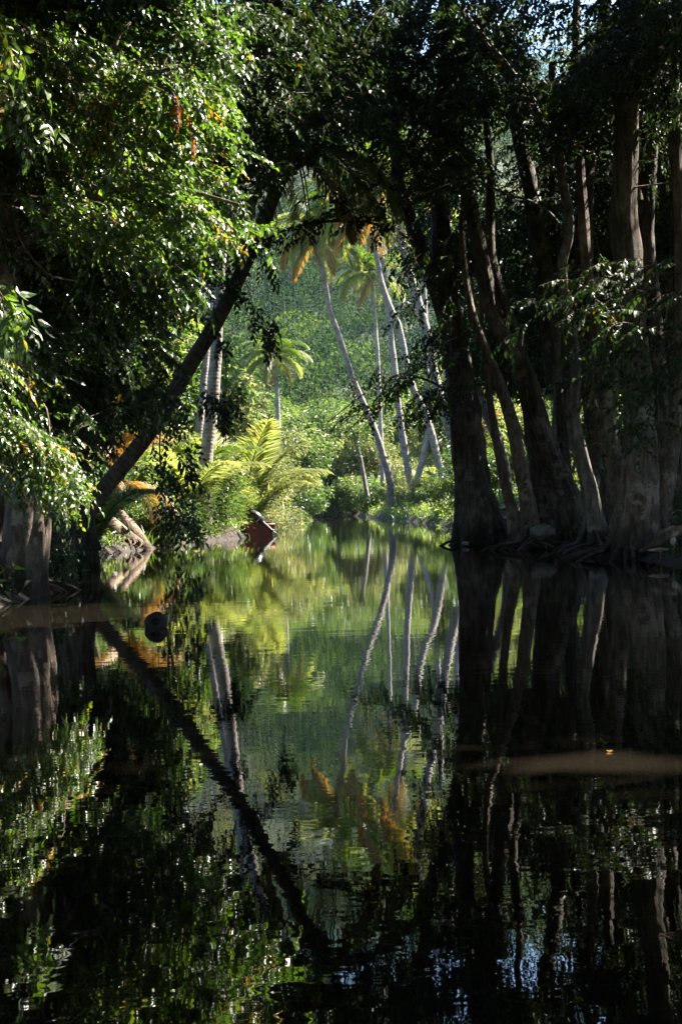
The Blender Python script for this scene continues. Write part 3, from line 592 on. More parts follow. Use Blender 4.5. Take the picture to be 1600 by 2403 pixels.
# tall grass clump on the far beach
gp = G(730, 1210); gp[2] = height(gp[0], gp[1])
root = thing('tall_grass', 'tall yellow green grass clump above the muddy beach', 'grass clump', gp); a = Acc(); tg = tuft(40, 1.6, .05, 5, .45)
n_ = 55; pos = gp + rng.normal(size=(n_, 3)) * [1.0, .8, 0] + [0, .8, 0]; pos[:, 2] = height(pos[:, 0], pos[:, 1])
a.inst(tg, np.array([rotz(rng.random() * 6.28) for _ in range(n_)]) * (.7 + .5 * rng.random(n_))[:, None, None], pos, np.clip(rng.normal(.6, .15, n_), 0, 1)); a.build('blades', [M_grass], root)
# thin pale tree mid distance
root = thing('thin_tree', 'thin pale stemmed tree left of the central slender palm', 'tree', P(860, 1160, 88)); a = Acc()
tube(a, [P(862, 1165, 88), P(856, 1133, 88), P(847, 1083, 88), P(836, 1040, 88), P(826, 1005, 88)], [.16, .14, .12, .1, .07], 8, .3, wob=.05)
tube(a, [P(836, 1040, 88), P(842, 1005, 88)], [.08, .05], 6, .3); tube(a, [P(830, 1018, 88), P(812, 985, 88)], [.06, .03], 6, .3); a.build('trunk', [M_grey], root, True)
a = Acc(); region(a, [(790, 960), (850, 950), (880, 1000), (840, 1040), (790, 1020)], 87, 89, 26, (0, 0, .5), 1.0, 8, [clump(10, .4, .18, .09, 7)], opened=False, shaft=False, rad=0, tint=(.5, .15)); a.build('crown', [M_bush, M_twig], root)
# ------------------------------------------------------------------ big trees
def flutes(k, amp, hgt, sharp=1.0, ph=0.0, base=0.0):
    def f_(th, al):
        e = np.exp(-al / hgt); rg = (1 - np.abs(np.sin(th * k / 2 + ph + .5 * np.sin(al * 1.7 + th) + .2 * np.sin(al * 5)))) ** .8; rg2 = (1 - np.abs(np.sin(th * (k + 3) / 2 + ph * 2 - .3 * np.sin(al * .8 + 1)))); return 1 + amp * e * (.15 + 1.5 * rg + .35 * rg2) + .13 * rg + .07 * rg2
    return f_
def trunk_path(px_path, d0, d1): return [P(px, py, d) for (px, py), d in zip(px_path, np.linspace(d0, d1, len(px_path)))]
def stem(a, path, d0, d1, w0, w1, flare=0, k=5, hgt=.6, seg=28, m=0, wob=.06):
    pts = trunk_path(path, d0, d1); n_ = len(pts)
    f_ = flutes(k, flare, hgt, 1, rng.random() * 6) if flare else None
    return tube(a, pts, np.linspace(w0, w1, n_) / 2, seg, .12, m, f_, wob)
def root_tubes(a, foot, n_, L, r_, seed, az=(0, 6.28), up=.42):
    r = np.random.default_rng(seed)
    for k in range(n_):
        s = az[0] + (az[1] - az[0]) * (k + r.random() * .8) / n_; d = np.array([math.cos(s), math.sin(s), 0]); l_ = L * (.6 + .7 * r.random()); sd_ = np.array([-d[1], d[0], 0]) * r.normal() * .2 * l_
        tube(a, [foot + d * .12 + [0, 0, up * (1 + .6 * r.random())], foot + d * l_ * .3 + [0, 0, up * .38], foot + d * l_ * .65 + sd_ + [0, 0, .06], foot + d * l_ + sd_ * 1.8 + [0, 0, -.15]], [r_, r_ * .75, r_ * .5, r_ * .25], 8, .1, 0, wob=.12)
Lroot = thing('riverbank_tree', 'large fluted tree at the left edge with glossy sunlit leaves', 'tree', G(50, 1400), 'big riverbank trees')
a = Acc(); stem(a, [(48, 1440), (50, 1370), (58, 1280), (64, 1180), (58, 1080), (40, 960), (30, 800), (22, 600), (18, 400), (30, 200), (60, 0), (90, -250)], 17.3, 16.8, .50, .26, .5, 6, .7)
stem(a, [(20, 1400), (-10, 1230), (15, 1130), (-30, 1040), (-80, 900)], 17.6, 17.2, .34, .2, .3)
root_tubes(a, G(50, 1390), 22, .8, .05, 3, (3.3, 7.0)); a.build('trunk', [M_pale], Lroot, True)
a = Acc()
for pth, w_, dd in (([(22, 620), (120, 520), (260, 450), (400, 440), (560, 480)], .09, (16.8, 14.2)), ([(25, 300), (120, 250), (260, 200), (400, 160)], .1, (16.8, 14.6)), ([(20, 430), (50, 560), (110, 640), (180, 660)], .05, (16.5, 15)),
        ([(270, 110), (282, 80), (308, 52)], .055, (14.6, 14.6)), ([(0, 860), (60, 900), (110, 960), (120, 1060)], .03, (14, 13)), ([(40, 200), (200, 60), (380, -30), (600, -60)], .14, (17, 18)), ([(28, 760), (200, 690), (330, 740), (430, 800)], .06, (18, 21)), ([(16, 240), (40, 290), (95, 325), (190, 330)], .03, (14, 14)), ([(60, 50), (300, -120), (600, -260), (900, -300)], .2, (16, 20))):
    a = Acc(); tube(a, trunk_path(pth, *dd), np.linspace(w_, w_ * .35, len(pth)) / 2, 8, .2, 0, wob=.06); a.build('branch', [M_pale], Lroot, True)
a = Acc()
region(a, PA, 13.6, 15.6, 330, (.85, -.3, -.22), .8, 8, SPR, tint=(.6, .2), opened=False, scale=.85)
region(a, PA2, 13.9, 14.6, 44, (.9, -.1, -.2), .9, 7, SPR, tint=(.6, .2), opened=False)
region(a, PA3, 14, 15, 26, (.9, -.1, -.2), .8, 6, SPR, tint=(.6, .2), opened=False)
region(a, PB, 12.7, 13.6, 175, (.8, -.35, -.4), .65, 8, SPR, tint=(.65, .2), opened=False, scale=.72)
region(a, [(0, 690), (45, 700), (35, 790), (0, 780)], 10.8, 11.2, 5, (.8, 0, -.4), .3, 4, SPRB, scale=.62, tint=(.6, .1), opened=False)
region(a, [(0, 90), (90, 110), (150, 300), (60, 330), (0, 300)], 11.5, 12.5, 10, (.6, 0, -.8), .5, 5, SPRB, scale=.62, tint=(.7, .15), opened=False)
region(a, [(0, 0), (560, 0), (540, 130), (560, 260), (300, 150), (0, 90)], 15.5, 19, 190, (.7, -.2, -.2), 1.1, 8, SPR, tint=(.42, .2), opened=False)
region(a, [(0, 300), (450, 380), (560, 400), (560, 470), (480, 560), (430, 640), (200, 640), (0, 700)], 16, 19, 210, (.8, -.2, -.25), 1.1, 8, SPR, tint=(.35, .2))
region(a, [(0, 560), (450, 580), (480, 680), (400, 760), (300, 840), (180, 860), (0, 850)], 17, 20, 130, (.8, -.2, -.3), 1.1, 8, SPR, tint=(.35, .2))
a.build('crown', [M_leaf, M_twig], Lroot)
a = Acc(); region(a, [(205, 225), (265, 225), (275, 290), (215, 270)], 13.5, 13.7, 3, (.3, 0, -1), .2, 2, SPRB, scale=.6, tint=(.5, .2), opened=False, shaft=False)
region(a, [(415, 240), (430, 240), (430, 265)], 13.5, 13.7, 1, (.3, 0, -1), .15, 2, SPR, tint=(.5, .2), opened=False, shaft=False); a.build('dead_leaves', [M_dry, M_twig], Lroot)
# second left tree
L2 = thing('riverbank_tree', 'thick dark trunked tree behind the large tree at the left edge', 'tree', P(175, 1240, 24), 'big riverbank trees')
a = Acc(); stem(a, [(165, 1290), (168, 1150), (172, 1000), (178, 857), (190, 720), (215, 600), (270, 480), (300, 300), (330, 100), (380, -150)], 24, 23, .5, .24, .35)
stem(a, [(196, 690), (150, 560), (60, 420), (20, 250)], 23.5, 23, .2, .12)
stem(a, [(268, 545), (330, 430), (400, 250), (520, 60), (700, -100)], 23.2, 22, .22, .12)
stem(a, [(207, 1360), (207, 1295), (200, 1230), (190, 1190)], 26, 26, .36, .3, .3, seg=18); a.build('trunk', [M_bark], L2, True)
a = Acc()
region(a, [(0, 560), (430, 600), (560, 560), (590, 640), (520, 700), (470, 760), (420, 900), (350, 990), (220, 1060), (160, 1100), (0, 900)], 20.5, 25, 300, (.7, -.3, -.25), 1.3, 8, SPR4, tint=(.4, .2))
region(a, [(180, 850), (330, 800), (330, 960), (240, 1040), (190, 1040)], 23, 26, 60, (.7, -.3, -.25), 1.1, 8, SPR4, tint=(.45, .22), opened=False)
region(a, [(0, 0), (760, 0), (720, 330), (640, 420), (560, 560), (300, 560), (0, 560)], 19.5, 25, 420, (.6, -.2, -.2), 1.4, 9, SPR4, tint=(.35, .2))
region(a, [(500, 0), (900, 0), (900, 300), (760, 330), (690, 350), (600, 300)], 20, 26, 170, (.6, -.2, -.2), 1.4, 9, SPR4, tint=(.35, .2), opened=False)
region(a, [(90, 1180), (220, 1200), (190, 1330), (100, 1350)], 19, 24, 12, (.6, -.2, -.4), .6, 6, SPR, tint=(.3, .15))
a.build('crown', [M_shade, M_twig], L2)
# climber hanging off the leaning palm
V1 = thing('hanging_climber', 'dark leafy climber hanging from the leaning palm to the water', 'climber', P(440, 1240, 27), None)
a = Acc(); tube(a, [P(432, 880, 27.4), P(385, 960, 27), P(376, 1080, 27), P(400, 1180, 27), P(430, 1250, 27)], [.02, .018, .016, .015, .012], 5, .3)
tube(a, [P(560, 620, 27.3), P(590, 700, 27), P(600, 780, 27)], [.014, .01, .006], 5, .3); tube(a, [P(505, 760, 27.3), P(530, 860, 27), P(530, 960, 27)], [.014, .01, .006], 5, .3); a.build('stem', [M_twig], V1, True)
a = Acc(); kw = dict(tint=(.2, .15), opened=False, scale=.72)
for poly, n_ in (([(400, 1030), (440, 1030), (470, 1120), (480, 1200), (500, 1250), (410, 1260), (390, 1200), (330, 1130), (380, 1110)], 22), ([(360, 960), (420, 930), (440, 1000), (400, 1040), (360, 1020)], 7), ([(330, 900), (450, 850), (440, 960), (370, 980), (330, 950)], 12),
                ([(540, 600), (600, 630), (620, 760), (570, 740), (520, 790), (540, 700)], 10), ([(470, 730), (560, 760), (530, 830), (500, 800)], 6), ([(470, 930), (530, 900), (560, 950), (530, 1000), (480, 970)], 9), ([(580, 600), (640, 610), (630, 640), (590, 635)], 6), ([(590, 780), (640, 775), (640, 800), (590, 800)], 5)):
    region(a, poly, 26.5, 27.6, n_, (.5, -.2, -.8), .5, 5, SPRB, **kw)
a.build('leaves', [M_shade, M_twig], V1)
# right bank trees
def rtree(label, foot_px, d, stems, bark, crown=None, roots=None, branches=None, tints=(.38, .2)):
    f_ = P(foot_px[0], foot_px[1], d); rt = thing('riverbank_tree', label, 'tree', f_, 'big riverbank trees'); a = Acc()
    for s in stems: stem(a, *s)
    if roots: root_tubes(a, np.array([f_[0], f_[1], 0.02]), *roots)
    a.build('trunk', [bark], rt, True)
    if branches:
        for pth, w_, d0, d1 in branches: a = Acc(); tube(a, trunk_path(pth, d0, d1), np.linspace(w_, w_ * .3, len(pth)) / 2, 7, .2, 0, wob=.08); a.build('branch', [bark], rt, True)
    if crown:
        a = Acc()
        for c in crown:
            kw = dict(c[8]) if len(c) > 8 else {}; kw.setdefault('tint', tints); region(a, *c[:8], **kw)
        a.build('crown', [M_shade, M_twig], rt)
    return rt
OP = {'opened': False}
rtree('big dark leaning trunk standing in the water right of the clearing', (1112, 1275), 30.5,
    [([(1118, 1310), (1116, 1250), (1108, 1150), (1094, 1020), (1080, 900), (1064, 790), (1044, 690), (1035, 600), (1030, 450), (1040, 250), (1045, 0), (1050, -150)], 30.5, 30, .78, .16, .6, 7, .8),
     ([(1060, 800), (1030, 700), (1000, 620), (970, 540), (945, 470), (930, 380), (900, 200), (880, 0)], 30.2, 29.5, .36, .2, 0),
     ([(1180, 1300), (1160, 1220), (1130, 1150)], 30.4, 30.4, .4, .25, .3)], M_bark,
    [([(940, 470), (1100, 480), (1200, 560), (1120, 640), (1060, 700), (1010, 640), (960, 570)], 31.5, 34, 90, (-.6, -.3, -.2), 1.2, 8, SPR4, OP),
     ([(560, 560), (640, 520), (700, 500), (760, 490), (900, 480), (950, 530), (880, 540), (760, 525), (640, 570)], 26, 28.5, 15, (-.8, -.2, -.3), .9, 6, SPR4, OP),
     ([(740, 440), (960, 420), (960, 460), (760, 460)], 26, 28.5, 5, (-.8, -.2, -.3), .9, 6, SPR4, OP),
     ([(760, 985), (860, 900), (960, 830), (1060, 790), (1080, 840), (980, 880), (880, 950), (790, 1000)], 25.5, 27.5, 17, (-.9, -.1, -.3), .6, 6, SPR, OP),
     ([(930, 1000), (960, 940), (1040, 900), (1080, 880), (1080, 960), (1000, 960)], 26, 28, 15, (-.85, -.1, -.4), .5, 6, SPR, OP),
     ([(850, 640), (940, 580), (1000, 600), (1010, 680), (960, 760), (920, 700), (900, 660)], 27, 29, 10, (-.7, -.2, -.5), .8, 6, SPR4, OP),
     ([(980, 760), (1040, 740), (1060, 880), (1010, 850), (1000, 800)], 27.5, 29, 6, (-.7, -.2, -.5), .7, 6, SPR4, OP),
     ([(1080, 720), (1200, 700), (1230, 900), (1150, 900), (1080, 850)], 31.5, 34, 50, (-.3, -.4, -.3), .9, 7, SPR4, OP),
     ([(700, 0), (1250, 0), (1250, 420), (1000, 470), (880, 420), (760, 360)], 24, 31, 420, (-.5, -.3, -.2), 1.5, 9, SPR4),
     ([(760, 200), (1150, 200), (1150, 400), (960, 470), (860, 400)], 27, 32, 110, (-.5, -.3, -.2), 1.2, 8, SPR4, OP)],
    (16, .7, .06, 5), [([(1090, 950), (1020, 900), (940, 880), (860, 920), (770, 990)], .06, 29.5, 26), ([(1040, 640), (960, 560), (850, 520), (700, 530), (590, 580)], .09, 30, 27), ([(1300, 870), (1250, 800), (1150, 795), (1080, 815)], .05, 28, 29)])
rtree('slim grey trunk with split foot beside the big dark leaning trunk', (1240, 1270), 26.5,
    [([(1255, 1290), (1248, 1240), (1232, 1150), (1212, 1050), (1190, 960), (1165, 880), (1130, 800), (1100, 700), (1085, 560), (1090, 380), (1080, 200)], 26.5, 27.5, .28, .06, .5, 4, .5),
     ([(1215, 1290), (1200, 1200), (1172, 1080), (1152, 960), (1140, 850), (1125, 700)], 27.5, 27.8, .24, .06, .3)], M_pale, None, (14, .9, .045, 8))
rtree('tall forked dark trunk leaning left in the middle of the right bank', (1345, 1265), 27.5,
    [([(1350, 1300), (1338, 1230), (1305, 1120), (1265, 1010), (1235, 900), (1198, 810), (1160, 745), (1135, 640), (1120, 560), (1085, 400), (1060, 230), (1050, 40), (1045, -150)], 27.5, 27.5, .5, .12, .6, 6, .7),
     ([(1275, 1040), (1240, 880), (1200, 760), (1168, 660), (1150, 580), (1150, 400), (1135, 200), (1145, 0), (1150, -200)], 27.3, 28, .24, .10, 0),
     ([(1285, 1280), (1278, 1150), (1262, 1020), (1240, 900)], 28.5, 28.5, .62, .4, .4),
     ([(1250, 470), (1225, 350), (1200, 230), (1180, 60)], 29, 29, .34, .26, 0), ([(1300, 900), (1285, 700), (1262, 560), (1250, 470)], 29, 29, .36, .34, 0)], M_bark,
    [([(1100, 300), (1600, 250), (1600, 560), (1300, 600), (1150, 560)], 28.5, 33, 260, (-.4, -.4, -.2), 1.4, 8, SPR4, OP),
     ([(1150, 560), (1600, 560), (1600, 850), (1300, 900), (1160, 800)], 29, 34, 200, (-.3, -.4, -.3), 1.3, 8, SPR4, OP)], (22, 1.3, .055, 6))
rtree('twisting pale grey trunk with bare branches at its top', (1395, 1260), 24.5,
    [([(1402, 1290), (1398, 1240), (1385, 1160), (1365, 1080), (1348, 1000), (1341, 949), (1350, 867), (1340, 765), (1322, 679), (1318, 620), (1333, 551), (1331, 485), (1320, 434), (1310, 357), (1275, 296), (1234, 219), (1167, 128), (1116, 66), (1060, 0), (980, -80)], 24.5, 22.5, .24, .07, .5, 5, .8)], M_grey,
    [([(1050, 0), (1600, 0), (1600, 260), (1300, 330), (1100, 260)], 21, 28, 300, (-.5, -.3, -.2), 1.3, 9, SPR4)], (12, .9, .04, 9),
    [([(1325, 545), (1290, 500), (1240, 470), (1183, 454), (1116, 423), (1060, 430), (1000, 452), (930, 470)], .05, 23.4, 24), ([(1183, 454), (1160, 430), (1148, 415)], .03, 23.6, 23.6), ([(1286, 315), (1320, 322), (1365, 333)], .025, 23, 23), ([(1320, 440), (1270, 360), (1255, 300), (1240, 240)], .04, 23.2, 22.8), ([(1240, 228), (1185, 215), (1120, 190)], .02, 22.8, 22.6), ([(1150, 110), (1110, 60), (1085, 10)], .03, 22.6, 22.5), ([(1250, 245), (1200, 243), (1150, 260)], .02, 22.8, 22.8)])
R6 = rtree('tall straight pale trunk with buttressed roots near the right edge', (1495, 1290), 21.5,
    [([(1490, 1330), (1490, 1270), (1500, 1170), (1502, 1050), (1497, 930), (1487, 820), (1478, 700), (1466, 560), (1465, 450), (1472, 300), (1478, 150), (1480, 0), (1480, -300)], 21.5, 20.5, .52, .24, .65, 7, .75),
     ([(1500, 470), (1488, 410), (1478, 360)], 20.9, 20.9, .1, .05, 0)], M_pale,
    [([(1180, 0), (1600, 0), (1600, 230), (1450, 200), (1300, 240)], 18.5, 23, 150, (-.5, -.4, -.2), 1.1, 8, SPR),
     (PF, 17.2, 18.6, 34, (-.8, -.3, -.1), .7, 6, SPR, {'tint': (.55, .2)}),
     ([(1140, 730), (1320, 640), (1500, 740), (1600, 700), (1600, 900), (1420, 930), (1180, 800)], 18.5, 20.5, 26, (-.8, -.3, -.1), .8, 6, SPR),
     ([(1370, 820), (1460, 790), (1480, 860), (1400, 900)], 18, 18.6, 9, (-.8, -.3, -.1), .6, 6, SPR, {'tint': (.5, .2)}),
     ([(1400, 930), (1600, 900), (1600, 1050), (1420, 1060)], 19, 20.5, 10, (-.6, -.3, -.2), .6, 5, SPR)],
    (24, 1.3, .055, 12), [([(1478, 700), (1520, 660), (1570, 640), (1640, 650)], .05, 20.7, 18.5), ([(1470, 440), (1420, 420), (1340, 410)], .035, 20.7, 21), ([(1485, 440), (1560, 430), (1640, 425)], .03, 20.7, 20)])
rtree('slender pale brown trunk just left of the straight pale trunk', (1465, 1240), 24,
    [([(1470, 1290), (1462, 1200), (1445, 1100), (1430, 1000), (1415, 900), (1405, 800), (1385, 680), (1370, 560), (1360, 400), (1350, 200), (1352, 0), (1360, -200)], 24, 24, .26, .10, .5, 5, .8)], M_pale, None, (10, .8, .035, 14))
rtree('broad dark trunk behind the slender pale brown trunk', (1420, 1260), 26,
    [([(1425, 1310), (1420, 1230), (1418, 1120), (1405, 1000), (1388, 880), (1375, 760), (1370, 500), (1390, 250), (1420, 0), (1430, -200)], 26, 26.5, .62, .15, .5, 6, .7),
     ([(1370, 1320), (1376, 1240), (1392, 1160), (1400, 1080)], 24.6, 25.5, .16, .2, 0)], M_bark, None, (18, 1.2, .045, 15))
rtree('dark upright trunk right of the straight pale trunk', (1550, 1260), 25.5,
    [([(1552, 1300), (1552, 1180), (1548, 1020), (1542, 860), (1530, 700), (1515, 560), (1520, 430), (1530, 250), (1540, 50), (1545, -200)], 25.5, 25, .32, .2, .3)], M_bark,
    [([(1300, 0), (1600, 0), (1600, 420), (1480, 400), (1300, 300)], 23, 27, 90, (-.5, -.3, -.2), 1.2, 8, SPR4)], (12, .9, .045, 17))
rtree('thin pale trunk leaning right at the right edge of the picture', (1545, 1240), 22.5,
    [([(1525, 1290), (1545, 1220), (1568, 1120), (1583, 980), (1592, 800), (1592, 500), (1580, 300), (1585, 50), (1580, -150)], 22.5, 22.5, .2, .14, .3)], M_pale, None, (12, .9, .04, 18),
    [([(1445, 905), (1500, 860), (1560, 820), (1610, 770)], .025, 20.5, 20)])
rtree('second slim trunk behind the twisting grey trunk', (1325, 1180), 30, [([(1330, 1260), (1325, 1100), (1318, 950), (1322, 800), (1300, 650), (1290, 400), (1295, 150)], 30, 30, .26, .14, .2)], M_bark)
rtree('slim dark trunk left of the twisting grey trunk', (1305, 1180), 31, [([(1305, 1260), (1300, 1100), (1306, 950), (1318, 820), (1345, 600), (1370, 350), (1380, 100)], 31, 31, .2, .12, .2)], M_grey)
rtree('pale peeling trunk lit from behind between two dark trunks', (1185, 1170), 44, [([(1192, 1190), (1180, 1090), (1165, 1030), (1147, 985), (1125, 930), (1111, 883), (1098, 816), (1085, 760), (1060, 640)], 44, 44, .34, .2, .3)], M_pale)
rtree('thin dark trunk at the far right behind the dark upright trunk', (1500, 1180), 32, [([(1590, 1260), (1580, 1050), (1570, 850), (1560, 600), (1565, 300), (1560, 0)], 31, 31, .3, .2, .2)], M_bark)
# back forest on both sides
FB = 'shaded trees behind the riverbank trunks'
for px, d, s, lb in ((1250, 38, .95, 'shaded tree behind the forked dark trunk'), (1340, 42, 1.0, 'shaded tree behind the twisting grey trunk'), (1420, 38, 1.0, 'shaded tree behind the slender pale brown trunk'), (1500, 44, 1.1, 'shaded tree behind the straight pale trunk'), (1590, 40, 1.1, 'shaded tree behind the right edge trunks'), (1680, 38, 1.1, 'shaded tree just outside the right edge'), (1560, 34, .9, 'shaded tree close behind the dark upright trunk'), (1280, 48, 1.15, 'taller shaded tree far behind the forked dark trunk'),
                     (60, 33, 1.2, 'shaded tree behind the left edge trunk'), (-40, 30, 1.2, 'shaded tree at the left edge of the picture'), (150, 38, 1.1, 'shaded tree behind the thick dark left trunk')):
    plant('forest_tree', 'forest_tree', lb, 'tree', px, 1120, d, s, FB)
a = Acc()
region(a, [(1200, 0), (1650, 0), (1650, 1100), (1500, 1130), (1360, 1060), (1260, 950), (1230, 700)], 34, 40, 330, (-.2, -.5, -.2), 1.6, 8, SPR4, tint=(.4, .25), scale=1.5, opened=False)
region(a, [(-50, 500), (180, 560), (160, 1250), (-50, 1250)], 26, 30, 110, (.2, -.5, -.2), 1.2, 8, SPR4, tint=(.3, .2), scale=1.2, opened=False)
BT = thing('forest_tree', 'wide dark crown filling the space behind the right bank trunks', 'tree', (11, 38, 1), FB); a.build('crown', [M_shade, M_twig], BT)
a = Acc(); tube(a, [(11, 38, 0), (11, 37, 4), (10, 37, 9)], [.3, .25, .12], 12, .4, wob=.05); a.build('trunk', [M_bark], BT, True)
# unseen leaf canopy above the frame, added to keep sun and sky out
def overhead(rt, n_, x0, x1, y0, y1, z0, z1):
    p = np.stack([x0 + (x1 - x0) * rng.random(n_), y0 + (y1 - y0) * rng.random(n_), z0 + (z1 - z0) * rng.random(n_)], 1)
    x, y, z = proj(p); p = p[~((z > 0) & (y > -260) & (y < 2500) & (x > -150) & (x < 1750))]
    a = Acc(); tm = [clump(12, .6, .42, .2, 200 + k) for k in range(4)]
    fw = rng.normal(size=p.shape) * [1, 1, .1]; place(a, p, fw, .8 + .5 * rng.random(len(p)), tm, np.clip(rng.normal(.4, .2, len(p)), 0, 1), opened=False, margin=.6); return a.build('shade_canopy', [M_shade], rt)
overhead(Lroot, 6500, -15, 0, -12, 26, 6.5, 12)
overhead(R6, 30000, -2, 28, -12, 42, 8, 20)
overhead(L2, 2500, -16, -5, 10, 34, 5, 11)
# ------------------------------------------------------------------ fallen trunk, stones, floating things
lg = thing('fallen_trunk', 'bleached fallen trunk slanting into the water on the left bank', 'fallen trunk', G(345, 1288)); a = Acc()
tube(a, [P(360, 1305, 36), P(345, 1288, 36.2), P(318, 1250, 36.6), P(296, 1222, 37), P(285, 1205, 37.4)], [.13, .14, .15, .13, .11], 14, .12, wob=.05); a.build('trunk', [M_log], lg, True)
lg = thing('fallen_trunk', 'thick horizontal fallen trunk lying along the left bank top', 'fallen trunk', P(255, 1230, 36)); a = Acc()
tube(a, [P(190, 1205, 36.4), P(225, 1218, 36.3), P(265, 1240, 36.2), P(300, 1262, 36.1), P(330, 1278, 36)], [.26, .27, .25, .2, .12], 16, .12, wob=.09); a.build('trunk', [M_log], lg, True)
a = Acc(); tube(a, [P(300, 1285, 35.9), P(301, 1262, 36), P(303, 1238, 36), P(297, 1222, 36.1)], [.05, .045, .04, .03], 8, .1, wob=.1); a.build('stub', [M_bark], lg, True)
a = Acc()
for k in range(16):
    x0 = 205 + 8 * k + rng.normal() * 5; tube(a, [P(x0, 1240 + k * 2, 35.9), P(x0 + rng.normal() * 8, 1262 + k, 35.7), P(x0 + 10 + rng.normal() * 14, 1290, 35.3)], [.035, .025, .012], 5, .2, wob=.1)
a.build('roots', [M_log], lg, True)
lg = thing('fallen_trunk', 'bleached root log lying on the right bank beside the pale trunk', 'fallen trunk', P(1560, 1275, 20.5)); a = Acc()
tube(a, [P(1500, 1295, 20.2), P(1525, 1278, 20.2), P(1560, 1258, 20.3), P(1620, 1235, 20.5)], [.03, .06, .08, .09], 12, .1, wob=.12); tube(a, [P(1535, 1272, 20.2), P(1548, 1250, 20.2), P(1580, 1238, 20.3)], [.05, .04, .03], 8, .1, wob=.1); a.build('trunk', [M_log], lg, True)
def rock(label, px, py, d, rx, rz, col, name='boulder', cat='rock', ry=None):
    p = P(px, py, d); a = Acc(); V = []; n_ = 14; s = 20; ph = rng.random(8) * 6.28
    for i in range(n_ + 1):
        t = math.pi * i / n_
        for j in range(s):
            q = 2 * math.pi * j / s; r_ = 1 + .12 * math.sin(2 * q + ph[0] + t) + .08 * math.sin(3 * q + ph[1] - 2 * t) + .06 * math.sin(5 * q + ph[2] + 3 * t) + .04 * math.sin(9 * q + ph[3] - 5 * t) + .03 * rng.normal()
            V.append([rx * r_ * math.sin(t) * math.cos(q), (ry or rx) * r_ * math.sin(t) * math.sin(q), rz * r_ * math.cos(t)])
    T = [[i * s + j, (i + 1) * s + j, (i + 1) * s + (j + 1) % s] for i in range(n_) for j in range(s)] + [[i * s + j, (i + 1) * s + (j + 1) % s, i * s + (j + 1) % s] for i in range(n_) for j in range(s)]
    a.add(np.array(V) + p, T); o = a.build(name, [plain(name + '_surface', col, .85, noise=.4)], None, True); return tag(o, label, cat)
rock('rounded grey boulder between the roots of the right bank trees', 1272, 1247, 25.5, 1.0 * .20, .12, (.085, .08, .068))
rock('small pale stone at the waterline of the big dark trunk', 1092, 1275, 29.5, .07, .035, (.16, .15, .13), 'stone')
rock('pale driftwood piece lying by the roots at the right', 1545, 1290, 19.8, .13, .025, (.17, .14, .11), 'driftwood', 'driftwood', .05)
rock('tiny pale stone on the bank below the straight pale trunk', 1578, 1270, 19.6, .04, .05, (.25, .2, .17), 'stone')
# floating coconut
p = G(367, 1472)
M_husk = plain('wet_husk', (.012, .009, .008), .7, noise=.5, spec=.25)
a = Acc(); V = []; s = 28; n_ = 22; ax = nrm(np.array([.03, -1, .34])); xx_ = nrm(np.cross(ax, [0, 0, 1.0])); yy_ = np.cross(xx_, ax)
for i in range(n_ + 1):
    t = math.pi * i / n_
    for j in range(s):
        q = 2 * math.pi * j / s; r_ = .097; dz = math.cos(t)
        rr = r_ * (1 + .02 * math.cos(3 * q))
        if t < .42: dz = dz - .75 * (1 - (t / .42) ** 4)
        V.append((xx_ * math.cos(q) + yy_ * math.sin(q)) * math.sin(t) * rr + ax * dz * r_)
T = [[i * s + j, (i + 1) * s + j, (i + 1) * s + (j + 1) % s] for i in range(n_) for j in range(s)] + [[i * s + j, (i + 1) * s + (j + 1) % s, i * s + (j + 1) % s] for i in range(n_) for j in range(s)]
V = np.array(V) * (1 + .02 * rng.normal(size=(len(V), 1))); a.add(V + p + [0, 0, .035], T); tag(a.build('floating_coconut', [M_husk], None, True), 'dark floating coconut husk with a round hole in the left water', 'coconut')
for k, (px, py, s, lb) in enumerate(((1432, 1765, .05, 'yellow leaf floating on the brown water at the right'), (1075, 1470, .04, 'small yellow leaf floating near the dark trunk reflection'))):
    q = G(px, py, .004); V, T = leaflet(s, s * .5, .02); a = Acc(); a.add(V + q, T); tag(a.build('floating_leaf', [M_dfrond]), lb, 'leaf')
# ------------------------------------------------------------------ boat
bp_ = G(612, 1257); bt = thing('motor_boat', 'small red wooden boat with tilted outboard moored by the left bank bushes', 'boat', bp_)
M_red = plain('red_boat_paint', (.22, .032, .022), .5, noise=.35, ns=5); M_rim = plain('worn_boat_rim', (.36, .12, .08), .6, noise=.4); M_in = plain('boat_inside', (.22, .13, .07), .7, noise=.3)
yaw = math.radians(14); cy_, sy_ = math.cos(yaw), math.sin(yaw)
def B(v): v = np.asarray(v, float); return np.stack([v[..., 0] * cy_ - v[..., 1] * sy_, v[..., 0] * sy_ + v[..., 1] * cy_, v[..., 2]], -1) + bp_
def grid(a, V, m=0, close=False):
    V = np.asarray(V); n_, k = V.shape[:2]; T = []
    for i in range(n_ - 1):
        for j in range(k - 1 + close): A_ = i * k + j; B_ = i * k + (j + 1) % k; T += [[A_, B_, B_ + k], [A_, B_ + k, A_ + k]]
    a.add(V.reshape(-1, 3), T, m)
def hull(off, zo):
    out = []
    for t in np.linspace(0, 1, 14):
        y = t * 4.2; wd = (.50 + .16 * math.sin(min(1, t * 1.6) * math.pi / 2)) * (1 - max(0, (t - .45) / .55) ** 2.2) - off; wd = max(wd, .01); sh = .36 + .22 * t * t
        out.append([[x, y, z] for x, z in ((-wd, sh), (-wd * .96, sh * .5), (-wd * .80, -.02), (-wd * .4, -.12 + zo), (0, -.14 + zo), (wd * .4, -.12 + zo), (wd * .80, -.02), (wd * .96, sh * .5), (wd, sh))])
    return np.array(out)
a = Acc(); grid(a, B(hull(0, 0))); grid(a, B(hull(.03, .03)), 1); a.build('hull', [M_red, M_in], bt, True)
